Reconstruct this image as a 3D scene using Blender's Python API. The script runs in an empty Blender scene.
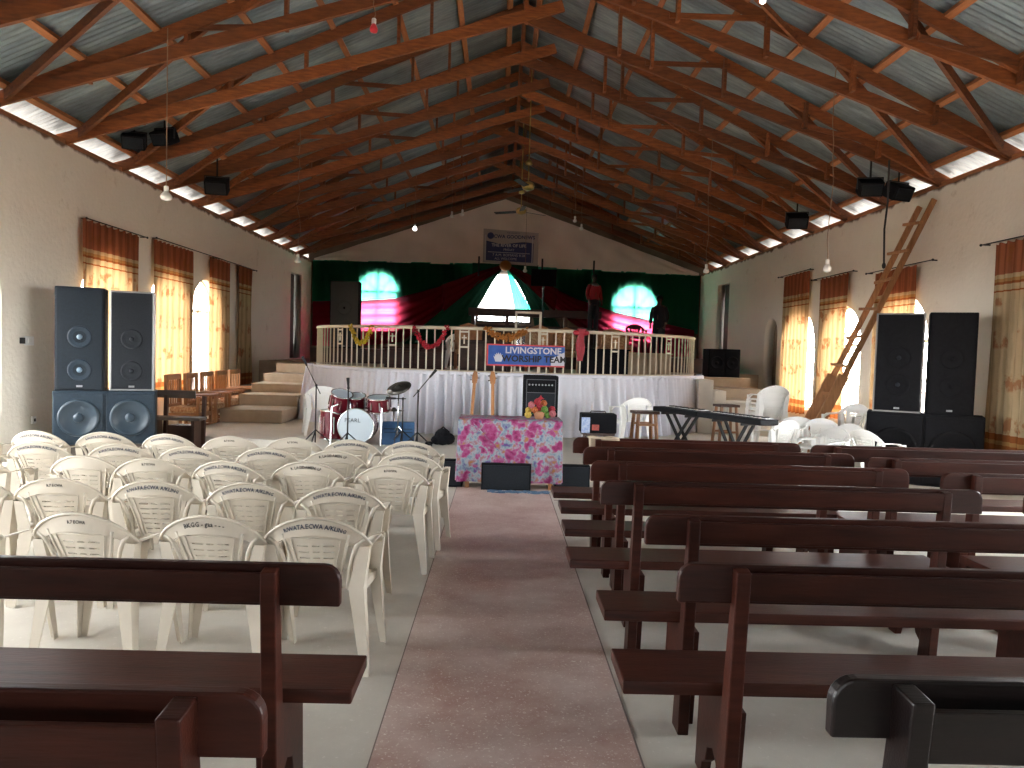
import bpy, bmesh, math, random
from math import sin, cos, pi, radians as R_
from mathutils import Vector, Matrix
random.seed(7)
scn = bpy.context.scene
COL = scn.collection

# ------------------------------------------------------------------ materials
MATS = {}
def mat(name):
    m = bpy.data.materials.new(name); m.use_nodes = True
    nt = m.node_tree; nt.nodes.clear()
    out = nt.nodes.new('ShaderNodeOutputMaterial')
    MATS[name] = m
    return m, nt, out
def N(nt, t, **k):
    n = nt.nodes.new(t)
    for a, v in k.items():
        if a in n.inputs: n.inputs[a].default_value = v
        else: setattr(n, a, v)
    return n
def L(nt, a, b): nt.links.new(a, b)
def ramp(nt, fac, stops, interp='LINEAR'):
    r = N(nt, 'ShaderNodeValToRGB'); r.color_ramp.interpolation = interp
    e = r.color_ramp.elements
    while len(e) < len(stops): e.new(0.5)
    for i, (p, c) in enumerate(stops):
        e[i].position = p; e[i].color = (c[0], c[1], c[2], 1) if len(c) == 3 else c
    if fac is not None: L(nt, fac, r.inputs['Fac'])
    return r
def principled(name, c1, c2=None, scale=6, rough=.6, metal=0, bump=0, bscale=None, stretch=None, spec=None, rand=0, coord='Object', detail=6, coat=0):
    m, nt, out = mat(name)
    b = N(nt, 'ShaderNodeBsdfPrincipled'); L(nt, b.outputs[0], out.inputs[0])
    b.inputs['Roughness'].default_value = rough; b.inputs['Metallic'].default_value = metal
    if coat: b.inputs['Coat Weight'].default_value = coat; b.inputs['Coat Roughness'].default_value = .25
    if spec is not None: b.inputs['Specular IOR Level'].default_value = spec
    if c2 is None and not bump and not rand:
        b.inputs['Base Color'].default_value = (*c1, 1); return m
    tc = N(nt, 'ShaderNodeTexCoord'); mp = N(nt, 'ShaderNodeMapping')
    L(nt, tc.outputs[coord], mp.inputs['Vector'])
    if stretch: mp.inputs['Scale'].default_value = stretch
    no = N(nt, 'ShaderNodeTexNoise', Scale=scale, Detail=detail, Roughness=.6); L(nt, mp.outputs[0], no.inputs['Vector'])
    rp = ramp(nt, no.outputs['Fac'], [(.3, c1), (.7, c2 or c1)])
    col = rp.outputs[0]
    if rand:
        oi = N(nt, 'ShaderNodeObjectInfo'); mr = N(nt, 'ShaderNodeMapRange'); L(nt, oi.outputs['Random'], mr.inputs[0])
        mr.inputs[3].default_value = 1 - rand; mr.inputs[4].default_value = 1 + rand
        hs = N(nt, 'ShaderNodeHueSaturation'); L(nt, col, hs.inputs['Color']); L(nt, mr.outputs[0], hs.inputs['Value'])
        col = hs.outputs[0]
    L(nt, col, b.inputs['Base Color'])
    if bump:
        n2 = N(nt, 'ShaderNodeTexNoise', Scale=bscale or scale * 4, Detail=4); L(nt, mp.outputs[0], n2.inputs['Vector'])
        bp = N(nt, 'ShaderNodeBump', Strength=bump, Distance=.02); L(nt, n2.outputs['Fac'], bp.inputs['Height']); L(nt, bp.outputs[0], b.inputs['Normal'])
    return m
def cloth(name, c, trans=.5, c2=None, scale=8, rough=.9, stretch=None, tc_=None):
    m, nt, out = mat(name)
    d = N(nt, 'ShaderNodeBsdfDiffuse'); t = N(nt, 'ShaderNodeBsdfTranslucent'); mx = N(nt, 'ShaderNodeMixShader', Fac=trans)
    L(nt, d.outputs[0], mx.inputs[1]); L(nt, t.outputs[0], mx.inputs[2]); L(nt, mx.outputs[0], out.inputs[0])
    d.inputs[0].default_value = (*c, 1); t.inputs[0].default_value = (*(tc_ or c), 1)
    if c2:
        tc = N(nt, 'ShaderNodeTexCoord'); mp = N(nt, 'ShaderNodeMapping'); L(nt, tc.outputs['Object'], mp.inputs[0])
        if stretch: mp.inputs['Scale'].default_value = stretch
        no = N(nt, 'ShaderNodeTexNoise', Scale=scale, Detail=4); L(nt, mp.outputs[0], no.inputs['Vector'])
        rp = ramp(nt, no.outputs['Fac'], [(.35, c), (.65, c2)])
        L(nt, rp.outputs[0], d.inputs[0])
        if tc_ is None: L(nt, rp.outputs[0], t.inputs[0])
    return m

def wall_mat(name, ca, cb, stain):
    m, nt, out = mat(name)
    b = N(nt, 'ShaderNodeBsdfPrincipled', Roughness=.9); L(nt, b.outputs[0], out.inputs[0])
    g = N(nt, 'ShaderNodeNewGeometry')
    n1 = N(nt, 'ShaderNodeTexNoise', Scale=.9, Detail=8, Roughness=.65); L(nt, g.outputs['Position'], n1.inputs['Vector'])
    r1 = ramp(nt, n1.outputs['Fac'], [(.3, ca), (.7, cb)])
    n2 = N(nt, 'ShaderNodeTexNoise', Scale=2.3, Detail=10, Roughness=.7); L(nt, g.outputs['Position'], n2.inputs['Vector'])
    r2 = ramp(nt, n2.outputs['Fac'], [(.60, (0, 0, 0)), (.75, (1, 1, 1))])
    mul = N(nt, 'ShaderNodeMath', operation='MULTIPLY'); L(nt, r2.outputs[0], mul.inputs[0]); mul.inputs[1].default_value = .55
    mix = N(nt, 'ShaderNodeMixRGB'); L(nt, mul.outputs[0], mix.inputs['Fac']); L(nt, r1.outputs[0], mix.inputs[1]); mix.inputs[2].default_value = (*stain, 1)
    # mud mortar smeared along the wall head
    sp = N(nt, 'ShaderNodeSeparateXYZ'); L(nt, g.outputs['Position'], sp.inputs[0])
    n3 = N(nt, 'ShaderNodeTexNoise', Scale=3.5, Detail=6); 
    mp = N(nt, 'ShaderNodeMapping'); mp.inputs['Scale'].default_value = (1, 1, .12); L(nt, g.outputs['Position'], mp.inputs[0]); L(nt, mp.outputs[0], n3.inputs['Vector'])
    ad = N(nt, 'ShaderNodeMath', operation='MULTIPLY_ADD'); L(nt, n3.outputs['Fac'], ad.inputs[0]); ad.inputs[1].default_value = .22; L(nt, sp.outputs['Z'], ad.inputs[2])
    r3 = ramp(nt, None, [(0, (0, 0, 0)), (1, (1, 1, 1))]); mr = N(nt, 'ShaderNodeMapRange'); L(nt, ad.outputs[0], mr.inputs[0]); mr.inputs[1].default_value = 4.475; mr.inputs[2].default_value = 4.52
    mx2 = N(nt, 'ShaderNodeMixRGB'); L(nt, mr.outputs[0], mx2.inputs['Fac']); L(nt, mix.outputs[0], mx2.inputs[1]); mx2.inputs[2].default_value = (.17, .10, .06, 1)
    L(nt, mx2.outputs[0], b.inputs['Base Color'])
    n4 = N(nt, 'ShaderNodeTexNoise', Scale=14, Detail=6); L(nt, g.outputs['Position'], n4.inputs['Vector'])
    bp = N(nt, 'ShaderNodeBump', Strength=.25, Distance=.03); L(nt, n4.outputs['Fac'], bp.inputs['Height']); L(nt, bp.outputs[0], b.inputs['Normal'])
    return m
M_wall = wall_mat('plaster', (.74, .68, .58), (.80, .745, .64), (.42, .32, .21))
M_wallb = principled('shade_brown_wall', (.13, .09, .065), (.20, .145, .10), 2, .9, bump=.2)  # truss shade above the gable cloth is put into this dark brown

def floor_mat(name, ca, cb, speck, sscale, rough, samt):
    m, nt, out = mat(name)
    b = N(nt, 'ShaderNodeBsdfPrincipled'); L(nt, b.outputs[0], out.inputs[0])
    g = N(nt, 'ShaderNodeNewGeometry')
    n1 = N(nt, 'ShaderNodeTexNoise', Scale=1.6, Detail=10, Roughness=.7); L(nt, g.outputs['Position'], n1.inputs['Vector'])
    r1 = ramp(nt, n1.outputs['Fac'], [(.3, ca), (.7, cb)])
    v = N(nt, 'ShaderNodeTexNoise', Scale=sscale, Detail=3, Roughness=.7); L(nt, g.outputs['Position'], v.inputs['Vector'])
    r2 = ramp(nt, v.outputs['Fac'], [(samt, (0, 0, 0)), (samt + .06, (1, 1, 1))])
    mix = N(nt, 'ShaderNodeMixRGB'); L(nt, r2.outputs[0], mix.inputs['Fac']); L(nt, r1.outputs[0], mix.inputs[1]); mix.inputs[2].default_value = (*speck, 1)
    n5 = N(nt, 'ShaderNodeTexNoise', Scale=6, Detail=8, Roughness=.75); L(nt, g.outputs['Position'], n5.inputs['Vector'])
    r5 = ramp(nt, n5.outputs['Fac'], [(.58, (0, 0, 0)), (.78, (.6, .6, .6))])
    mx5 = N(nt, 'ShaderNodeMixRGB'); L(nt, r5.outputs[0], mx5.inputs['Fac']); L(nt, mix.outputs[0], mx5.inputs[1]); mx5.inputs[2].default_value = (.52, .47, .42, 1)
    L(nt, mx5.outputs[0], b.inputs['Base Color'])
    mr = N(nt, 'ShaderNodeMapRange'); L(nt, n1.outputs['Fac'], mr.inputs[0]); mr.inputs[3].default_value = rough - .1; mr.inputs[4].default_value = rough + .15
    L(nt, mr.outputs[0], b.inputs['Roughness'])
    bp = N(nt, 'ShaderNodeBump', Strength=.08, Distance=.01); L(nt, n5.outputs['Fac'], bp.inputs['Height']); L(nt, bp.outputs[0], b.inputs['Normal'])
    return m
M_floor = floor_mat('cement_floor', (.50, .46, .40), (.64, .60, .53), (.66, .62, .56), 30, .36, .62)
M_aisle = floor_mat('terrazzo_aisle', (.36, .19, .15), (.66, .54, .49), (.78, .72, .66), 70, .33, .60)
M_plat = floor_mat('platform_cement', (.58, .54, .47), (.70, .66, .58), (.74, .70, .64), 40, .6, .66)
M_step = principled('step_cement', (.34, .26, .18), (.44, .35, .25), 3, .8, bump=.15)

def wood(name, c1, c2, rough, sc=(1, 1, 1), rand=.2, coat=0, spec=None):
    return principled(name, c1, c2, 5, rough, stretch=sc, rand=rand, bump=.08, bscale=25, coat=coat, spec=spec)
M_truss = wood('roof_timber', (.115, .030, .007), (.26, .080, .018), .65, (1, 6, 6), .38)
M_purlin = wood('purlin_timber', (.28, .10, .035), (.42, .165, .06), .7, (6, 1, 6))
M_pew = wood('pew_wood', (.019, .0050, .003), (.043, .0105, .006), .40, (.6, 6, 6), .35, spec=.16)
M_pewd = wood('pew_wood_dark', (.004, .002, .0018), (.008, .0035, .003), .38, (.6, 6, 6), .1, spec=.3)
M_pews = wood('pew_wood_seat', (.022, .0065, .004), (.055, .015, .009), .38, (.6, 6, 6), .2, spec=.2)
M_ladder = wood('ladder_wood', (.28, .12, .045), (.45, .21, .085), .7, (6, 6, 1))
M_ladderd = wood('ladder_plank', (.22, .10, .04), (.34, .165, .07), .7, (6, 6, 1))
M_chairwood = wood('chair_wood', (.22, .09, .03), (.34, .15, .055), .5)
M_darkwood = wood('dark_wood', (.035, .015, .010), (.07, .030, .018), .5)
M_greywood = wood('weathered_wood', (.07, .055, .045), (.12, .095, .078), .7, (1, 6, 6))

def zinc():
    m, nt, out = mat('zinc_sheet')
    b = N(nt, 'ShaderNodeBsdfPrincipled', Roughness=.48, Metallic=.45); L(nt, b.outputs[0], out.inputs[0])
    g = N(nt, 'ShaderNodeNewGeometry'); mp = N(nt, 'ShaderNodeMapping'); mp.inputs['Scale'].default_value = (.5, 2.2, .5); L(nt, g.outputs['Position'], mp.inputs[0])
    n = N(nt, 'ShaderNodeTexNoise', Scale=1.3, Detail=9, Roughness=.72); L(nt, mp.outputs[0], n.inputs['Vector'])
    r = ramp(nt, n.outputs['Fac'], [(.25, (.085, .105, .115)), (.5, (.23, .29, .315)), (.75, (.44, .54, .58))])
    L(nt, r.outputs[0], b.inputs['Base Color'])
    return m
M_zinc = zinc()

M_plastic = principled('cream_plastic', (.48, .425, .345), (.58, .52, .43), 3, .42, rand=.07)
M_plasticw = principled('white_plastic', (.80, .79, .75), (.84, .83, .80), 3, .42, rand=.03)
M_ink = principled('ink', (.005, .015, .05), rough=.7)
M_inkk = principled('black_ink', (.015, .012, .012), rough=.7)
M_black = principled('black_carpet', (.004, .004, .005), (.008, .008, .010), 30, .9, spec=.15)
M_grille = principled('speaker_grille', (.007, .009, .012), (.014, .017, .022), 60, .6, spec=.2)
M_spkblue = principled('blue_grey_grille', (.006, .014, .023), (.012, .024, .037), 40, .5, spec=.3)
M_cone = principled('speaker_cone', (.012, .025, .038), rough=.4)
M_conel = principled('cone_cap', (.10, .16, .21), rough=.3)
M_spktall = principled('dark_blue_grille', (.003, .007, .012), (.006, .012, .019), 40, .6, spec=.25)
M_edge = principled('silver_edge', (.32, .33, .33), rough=.4, metal=.6)
M_greytrim = principled('grey_trim', (.10, .10, .11), rough=.5)
M_edgew = principled('pale_cabinet_side', (.25, .24, .23), rough=.6)
M_metal = principled('chrome', (.6, .6, .6), rough=.22, metal=1)
M_dkmetal = principled('dark_metal', (.012, .012, .013), rough=.5, spec=.3)
M_kb = principled('black_case', (.004, .004, .005), rough=.6, spec=.15)
M_brass = principled('brass', (.5, .36, .12), rough=.3, metal=1)
M_drumred = principled('red_drum_shell', (.10, .004, .011), rough=.22, coat=.6)
M_head = principled('drum_head', (.42, .48, .52), rough=.5)
M_bluebox = principled('blue_case', (.025, .07, .16), (.04, .11, .22), 12, .5)
M_cream = principled('cream_paint', (.55, .48, .36), (.62, .55, .42), 4, .5)
M_white = principled('white_paint', (.8, .8, .78), rough=.5)
M_cord = principled('cord', (.25, .16, .10), rough=.7)
M_cordk = principled('black_cord', (.02, .02, .02), rough=.7)
M_pot = principled('clay_pot', (.35, .16, .08), rough=.7)
M_green = principled('leaf_green', (.10, .26, .05), rough=.6)
M_skirt = cloth('white_skirt', (.82, .82, .88), .25)
M_gable = cloth('gable_cloth', (.88, .75, .68), .1, (.80, .67, .60), 1.2)
M_gdrape = cloth('green_drape', (.018, .085, .055), .6, tc_=(.10, .62, .42))
M_rdrape = cloth('red_drape', (.16, .012, .016), .6, tc_=(.85, .07, .16))
M_gthick = cloth('thick_green_drape', (.018, .08, .048), .02)
M_rthick = cloth('thick_red_drape', (.11, .009, .012), .02)
M_tent = cloth('sheer_white', (.8, .8, .8), .75)
M_tentg = cloth('sheer_green', (.05, .30, .22), .7, tc_=(.05, .55, .40))
M_tentk = cloth('drape_fold', (.25, .22, .2), .3)

def glass():
    m, nt, out = mat('window_glass')
    g = N(nt, 'ShaderNodeBsdfGlossy', Roughness=.05); t = N(nt, 'ShaderNodeBsdfTransparent'); mx = N(nt, 'ShaderNodeMixShader', Fac=.08)
    L(nt, t.outputs[0], mx.inputs[1]); L(nt, g.outputs[0], mx.inputs[2]); L(nt, mx.outputs[0], out.inputs[0])
    return m
M_glass = glass()
def bulbmat(name, c, s):
    m, nt, out = mat(name)
    e = N(nt, 'ShaderNodeEmission', Strength=s, Color=(*c, 1)); L(nt, e.outputs[0], out.inputs[0]); return m
M_bulb = principled('bulb_glass', (.85, .85, .82), rough=.25)
M_bulblit = bulbmat('lit_bulb', (1, .97, .92), 3)
M_bulbred = principled('red_bulb', (.7, .03, .05), rough=.3)

def curtain_mat(name, tr):
    m, nt, out = mat(name)
    tc = N(nt, 'ShaderNodeTexCoord'); sp = N(nt, 'ShaderNodeSeparateXYZ'); L(nt, tc.outputs['Generated'], sp.inputs[0])
    g = N(nt, 'ShaderNodeNewGeometry')
    rust = (.52, .18, .09); lt = (.80, .60, .36); dk = (.48, .16, .05); md = (.66, .36, .14)
    r = ramp(nt, sp.outputs['Z'], [(0, dk), (.05, md), (.07, dk), (.10, lt), (.73, lt), (.765, dk), (.772, lt), (.80, dk), (.812, md), (.828, lt), (.845, rust), (1, rust)], 'CONSTANT')
    # printed motifs on the body
    mp = N(nt, 'ShaderNodeMapping'); mp.inputs['Scale'].default_value = (4, 4, 2.6); L(nt, g.outputs['Position'], mp.inputs[0])
    vo = N(nt, 'ShaderNodeTexNoise', Scale=1.5, Detail=5, Roughness=.6); L(nt, mp.outputs[0], vo.inputs['Vector'])
    rm = ramp(nt, vo.outputs['Fac'], [(.52, (0, 0, 0)), (.60, (1, 1, 1))])
    wv = N(nt, 'ShaderNodeTexWave', Scale=.55); wv.bands_direction = 'Z'; L(nt, g.outputs['Position'], wv.inputs['Vector'])
    rw = ramp(nt, wv.outputs['Fac'], [(.55, (0, 0, 0)), (.75, (.75, .75, .75))])
    mu = N(nt, 'ShaderNodeMath', operation='MULTIPLY'); L(nt, rm.outputs[0], mu.inputs[0]); L(nt, rw.outputs[0], mu.inputs[1])
    mx = N(nt, 'ShaderNodeMixRGB'); L(nt, mu.outputs[0], mx.inputs['Fac']); L(nt, r.outputs[0], mx.inputs[1]); mx.inputs[2].default_value = (.50, .17, .06, 1)
    # woven vertical stripes
    ws = N(nt, 'ShaderNodeTexWave', Scale=3.0, Distortion=1.5); ws.bands_direction = 'Y'; L(nt, g.outputs['Position'], ws.inputs['Vector'])
    rs = ramp(nt, ws.outputs['Fac'], [(.2, (.72, .72, .72)), (.7, (1, 1, 1))])
    m2 = N(nt, 'ShaderNodeMixRGB', blend_type='MULTIPLY', Fac=1.0); L(nt, mx.outputs[0], m2.inputs[1]); L(nt, rs.outputs[0], m2.inputs[2])
    d = N(nt, 'ShaderNodeBsdfDiffuse'); t = N(nt, 'ShaderNodeBsdfTranslucent'); ms = N(nt, 'ShaderNodeMixShader', Fac=tr)
    tm = N(nt, 'ShaderNodeMixRGB', blend_type='MULTIPLY', Fac=1.0); tm.inputs[2].default_value = (.30, .25, .19, 1); L(nt, m2.outputs[0], tm.inputs[1]); L(nt, m2.outputs[0], d.inputs[0]); L(nt, tm.outputs[0], t.inputs[0]); L(nt, d.outputs[0], ms.inputs[1]); L(nt, t.outputs[0], ms.inputs[2]); L(nt, ms.outputs[0], out.inputs[0])
    return m
M_curtain = curtain_mat('orange_curtain', .55)

def floral():
    m, nt, out = mat('floral_cloth')
    b = N(nt, 'ShaderNodeBsdfPrincipled', Roughness=.85); L(nt, b.outputs[0], out.inputs[0])
    tc = N(nt, 'ShaderNodeTexCoord')
    dn = N(nt, 'ShaderNodeTexNoise', Scale=9, Detail=3); L(nt, tc.outputs['Object'], dn.inputs['Vector'])
    ad = N(nt, 'ShaderNodeMixRGB', Fac=.22); L(nt, tc.outputs['Object'], ad.inputs[1]); L(nt, dn.outputs['Color'], ad.inputs[2])
    v = N(nt, 'ShaderNodeTexVoronoi', Scale=10); L(nt, ad.outputs[0], v.inputs['Vector'])
    fl = ramp(nt, v.outputs['Distance'], [(0, (0.088, 0.006, 0.044)), (.22, (0.209, 0.011, 0.083)), (.42, (0.264, 0.055, 0.154)), (.55, (0.275, 0.154, 0.198))])
    n2 = N(nt, 'ShaderNodeTexNoise', Scale=14, Detail=4); L(nt, tc.outputs['Object'], n2.inputs['Vector'])
    bg = ramp(nt, n2.outputs['Fac'], [(.34, (0.088, 0.050, 0.176)), (.43, (0.143, 0.209, 0.253)), (.52, (0.253, 0.264, 0.286)), (.58, (0.231, 0.121, 0.165)), (.66, (0.275, 0.121, 0.039))])
    mk = ramp(nt, v.outputs['Distance'], [(.46, (0, 0, 0)), (.56, (1, 1, 1))])
    sel = N(nt, 'ShaderNodeTexNoise', Scale=3.5); L(nt, tc.outputs['Object'], sel.inputs['Vector'])
    mx = N(nt, 'ShaderNodeMixRGB'); L(nt, mk.outputs[0], mx.inputs['Fac']); L(nt, fl.outputs[0], mx.inputs[1]); L(nt, bg.outputs[0], mx.inputs[2])
    L(nt, mx.outputs[0], b.inputs['Base Color'])
    return m
M_floral = floral()
M_cushion = principled('patterned_cushion', (.62, .42, .22), (.30, .12, .05), 28, .9)
M_skin = principled('skin', (.09, .045, .03), rough=.6)
M_hair = principled('hair', (.01, .008, .008), rough=.8)
M_redshirt = principled('red_cloth', (.32, .02, .03), rough=.85)
M_whitec = principled('white_cloth', (.6, .55, .55), rough=.85)
M_darkcloth = principled('dark_cloth', (.015, .016, .022), rough=.9)
M_ground = principled('laterite_ground', (.20, .155, .13), (.26, .20, .17), .6, .95)

# ------------------------------------------------------------------ mesh builder
class MB:
    def __init__(s): s.v = []; s.f = []
    def add(s, vs, fs):
        o = len(s.v); s.v += [Vector(p) for p in vs]; s.f += [tuple(i + o for i in f) for f in fs]; return s
    def box(s, c, d, rot=None):
        hx, hy, hz = d[0] / 2, d[1] / 2, d[2] / 2
        ps = [Vector((x, y, z)) for z in (-hz, hz) for y in (-hy, hy) for x in (-hx, hx)]
        if rot is not None: ps = [rot @ p for p in ps]
        return s.add([p + Vector(c) for p in ps], [(0, 2, 3, 1), (4, 5, 7, 6), (0, 1, 5, 4), (2, 6, 7, 3), (0, 4, 6, 2), (1, 3, 7, 5)])
    def bar(s, a, b, w, h, up=(0, 0, 1)):
        """rectangular bar from a to b, w across, h along up"""
        a, b = Vector(a), Vector(b); d = (b - a).normalized(); up = Vector(up)
        x = d.cross(up)
        if x.length < 1e-4: x = d.cross(Vector((0, 1, 0)))
        x.normalize(); u = x.cross(d).normalized()
        ps = [p + x * sx * w / 2 + u * su * h / 2 for p in (a, b) for su in (-1, 1) for sx in (-1, 1)]
        return s.add(ps, [(0, 1, 3, 2), (4, 6, 7, 5), (0, 4, 5, 1), (2, 3, 7, 6), (0, 2, 6, 4), (1, 5, 7, 3)])
    def tube(s, pts, r, n=8, cap=True):
        pts = [Vector(p) for p in pts]; rs = r if isinstance(r, (list, tuple)) else [r] * len(pts)
        rings = []; prev = None
        for i, p in enumerate(pts):
            t = (pts[min(i + 1, len(pts) - 1)] - pts[max(i - 1, 0)]).normalized()
            if prev is None: x = t.orthogonal().normalized()
            else: x = (prev - t * prev.dot(t)).normalized()
            prev = x; y = t.cross(x)
            rings.append([p + (x * cos(2 * pi * k / n) + y * sin(2 * pi * k / n)) * rs[i] for k in range(n)])
        vs = [q for g in rings for q in g]; fs = []
        for i in range(len(pts) - 1):
            for k in range(n): fs.append((i * n + k, i * n + (k + 1) % n, (i + 1) * n + (k + 1) % n, (i + 1) * n + k))
        if cap: fs.append(tuple(reversed(range(n)))); fs.append(tuple((len(pts) - 1) * n + k for k in range(n)))
        return s.add(vs, fs)
    def lathe(s, prof, c=(0, 0, 0), n=20, axis=(0, 0, 1), sx=1, sy=1):
        q = Vector((0, 0, 1)).rotation_difference(Vector(axis).normalized()).to_matrix()
        vs = []; fs = []
        for r, z in prof:
            for k in range(n):
                a = 2 * pi * k / n; vs.append(q @ Vector((r * cos(a) * sx, r * sin(a) * sy, z)) + Vector(c))
        m = len(prof)
        for i in range(m - 1):
            for k in range(n): fs.append((i * n + k, i * n + (k + 1) % n, (i + 1) * n + (k + 1) % n, (i + 1) * n + k))
        fs.append(tuple(reversed(range(n)))); fs.append(tuple((m - 1) * n + k for k in range(n)))
        return s.add(vs, fs)
    def ball(s, c, r, n=10, sc=(1, 1, 1)):
        vs = []; fs = []; m = max(4, n // 2)
        for i in range(m + 1):
            th = pi * i / m
            for k in range(n):
                a = 2 * pi * k / n; vs.append(Vector(c) + Vector((r * sin(th) * cos(a) * sc[0], r * sin(th) * sin(a) * sc[1], r * cos(th) * sc[2])))
        for i in range(m):
            for k in range(n): fs.append((i * n + k, (i + 1) * n + k, (i + 1) * n + (k + 1) % n, i * n + (k + 1) % n))
        return s.add(vs, fs)
    def grid(s, fn, nu, nv, skip=None):
        vs = [fn(i / nu, j / nv) for j in range(nv + 1) for i in range(nu + 1)]; fs = []
        for j in range(nv):
            for i in range(nu):
                if skip and skip(i, j): continue
                a = j * (nu + 1) + i; fs.append((a, a + 1, a + nu + 2, a + nu + 1))
        return s.add(vs, fs)
    def prism(s, poly, axis, a, b):
        """poly in the plane normal to axis; for x: (y,z); y: (x,z); z: (x,y)"""
        def P(p, t):
            return {'x': (t, p[0], p[1]), 'y': (p[0], t, p[1]), 'z': (p[0], p[1], t)}[axis]
        n = len(poly); vs = [P(p, a) for p in poly] + [P(p, b) for p in poly]
        return s.add(vs, [tuple(range(n)), tuple(reversed(range(n, 2 * n)))] + [(i, i + n, (i + 1) % n + n, (i + 1) % n) for i in range(n)])
    def build(s, name, m, parent=None, smooth=False, bevel=0, solid=0, off=0, sub=0, loc=None):
        me = bpy.data.meshes.new(name); me.from_pydata([tuple(p) for p in s.v], [], s.f); me.validate(verbose=False)
        bm = bmesh.new(); bm.from_mesh(me)
        bmesh.ops.remove_doubles(bm, verts=bm.verts, dist=1e-5); bmesh.ops.recalc_face_normals(bm, faces=bm.faces); bm.to_mesh(me); bm.free()
        me.materials.append(m)
        if smooth:
            for p in me.polygons: p.use_smooth = True
        o = bpy.data.objects.new(name, me); COL.objects.link(o)
        if parent: o.parent = parent
        if loc: o.location = loc
        if solid: md = o.modifiers.new('solid', 'SOLIDIFY'); md.thickness = solid; md.offset = off
        if bevel: md = o.modifiers.new('bevel', 'BEVEL'); md.width = bevel; md.segments = 2; md.limit_method = 'ANGLE'
        if sub: md = o.modifiers.new('sub', 'SUBSURF'); md.levels = sub; md.render_levels = sub
        return o
def tag(o, label=None, cat=None, group=None, kind=None):
    if label: o['label'] = label
    if cat: o['category'] = cat
    if group: o['group'] = group
    if kind: o['kind'] = kind
    return o
def thing(name, label, cat, loc=(0, 0, 0), rz=0, group=None):
    o = bpy.data.objects.new(name, None); COL.objects.link(o); o.location = loc; o.rotation_euler = (0, 0, rz)
    o.empty_display_size = .1
    return tag(o, label, cat, group)
def copy_tree(o, parent=None):
    c = o.copy(); COL.objects.link(c)
    if parent: c.parent = parent; c.matrix_parent_inverse = o.matrix_parent_inverse
    for ch in list(o.children): copy_tree(ch, c)
    return c
def text_mesh(body, size, res=2, align='CENTER', bold=0, space=1):
    cu = bpy.data.curves.new('t', 'FONT'); cu.body = body; cu.size = size; cu.align_x = align; cu.align_y = 'CENTER'; cu.resolution_u = res; cu.offset = bold; cu.space_character = space
    ob = bpy.data.objects.new('t', cu); COL.objects.link(ob)
    dg = bpy.context.evaluated_depsgraph_get(); dg.update()
    me = bpy.data.meshes.new_from_object(ob.evaluated_get(dg))
    bpy.data.objects.remove(ob); bpy.data.curves.remove(cu)
    return me
def text_part(name, body, size, fn, m, parent, bold=0, res=2, align='CENTER', space=1):
    """fn maps flat (x, y) of the lettering to local 3-D"""
    me = text_mesh(body, size, res, align, bold, space)
    for v in me.vertices: v.co = Vector(fn(v.co.x, v.co.y))
    me.materials.clear(); me.materials.append(m)
    o = bpy.data.objects.new(name, me); COL.objects.link(o); o.parent = parent
    return o
def cord(name, pts, r, m, parent=None, n=5):
    return MB().tube(pts, r, n).build(name, m, parent, smooth=True)

# ------------------------------------------------------------------ hall shell
XL, XR, YB, YF, ZT, XC = -6.3, 6.8, -7.0, 25.0, 4.42, .25
SK = .05                                   # the far wall and the roof frames stand slightly skewed
def yb(x, off=0): return YF + SK * (x - XC) - off
def arch(c, hw, z0, z1, n=12):
    zs = z1 - hw
    pts = [(c - hw, z0), (c + hw, z0)] + [(c + hw * cos(pi * k / n), zs + hw * sin(pi * k / n)) for k in range(n + 1)]
    return pts
def rect(a, b, z0, z1): return [(a, z0), (b, z0), (b, z1), (a, z1)]
def wall(name, outer, holes, thick, fn, m):
    cu = bpy.data.curves.new(name, 'CURVE'); cu.dimensions = '2D'; cu.fill_mode = 'BOTH'; cu.extrude = thick / 2
    for poly in [outer] + holes:
        sp = cu.splines.new('POLY'); sp.points.add(len(poly) - 1)
        for i, p in enumerate(poly): sp.points[i].co = (p[0], p[1], 0, 1)
        sp.use_cyclic_u = True
    ob = bpy.data.objects.new(name, cu); COL.objects.link(ob)
    dg = bpy.context.evaluated_depsgraph_get(); dg.update()
    me = bpy.data.meshes.new_from_object(ob.evaluated_get(dg)); bpy.data.objects.remove(ob)
    for v in me.vertices: v.co = Vector(fn(v.co.x, v.co.y, v.co.z))
    bm = bmesh.new(); bm.from_mesh(me); bmesh.ops.remove_doubles(bm, verts=bm.verts, dist=1e-5); bmesh.ops.recalc_face_normals(bm, faces=bm.faces); bm.to_mesh(me); bm.free()
    me.materials.clear(); me.materials.append(m)
    o = bpy.data.objects.new(name, me); COL.objects.link(o); o['kind'] = 'structure'
    return o
TH = .24
left_win = [(11.95, .72, .6, 2.98), (14.15, .74, .6, 2.96), (15.95, .68, .6, 2.98), (8.75, .72, .6, 2.9)]
near = [(6.2, .85, .6, 3.0), (3.6, .85, .6, 3.0), (1.0, .85, .6, 3.0)]
right_win = [(16.75, .82, .55, 2.75), (14.65, .78, .55, 2.75), (12.45, .76, .55, 2.78), (8.2, .7, .6, 2.8)]
def jag(a, b, step, amp, sgn=1):
    n = int(abs(b - a) / step); return [(a + (b - a) * k / n, ZT + random.uniform(-amp, amp)) for k in range(n + 1)]
LW = left_win + near
RW = right_win + near
lholes = [arch(c, h, a, b) for c, h, a, b in LW] + [rect(22.3, 23.5, 1.24, 3.85)]
rholes = [arch(c, h, a, b) for c, h, a, b in RW] + [rect(22.1, 23.3, 1.24, 3.92), arch(18.55, .44, .94, 2.68)]
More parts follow.
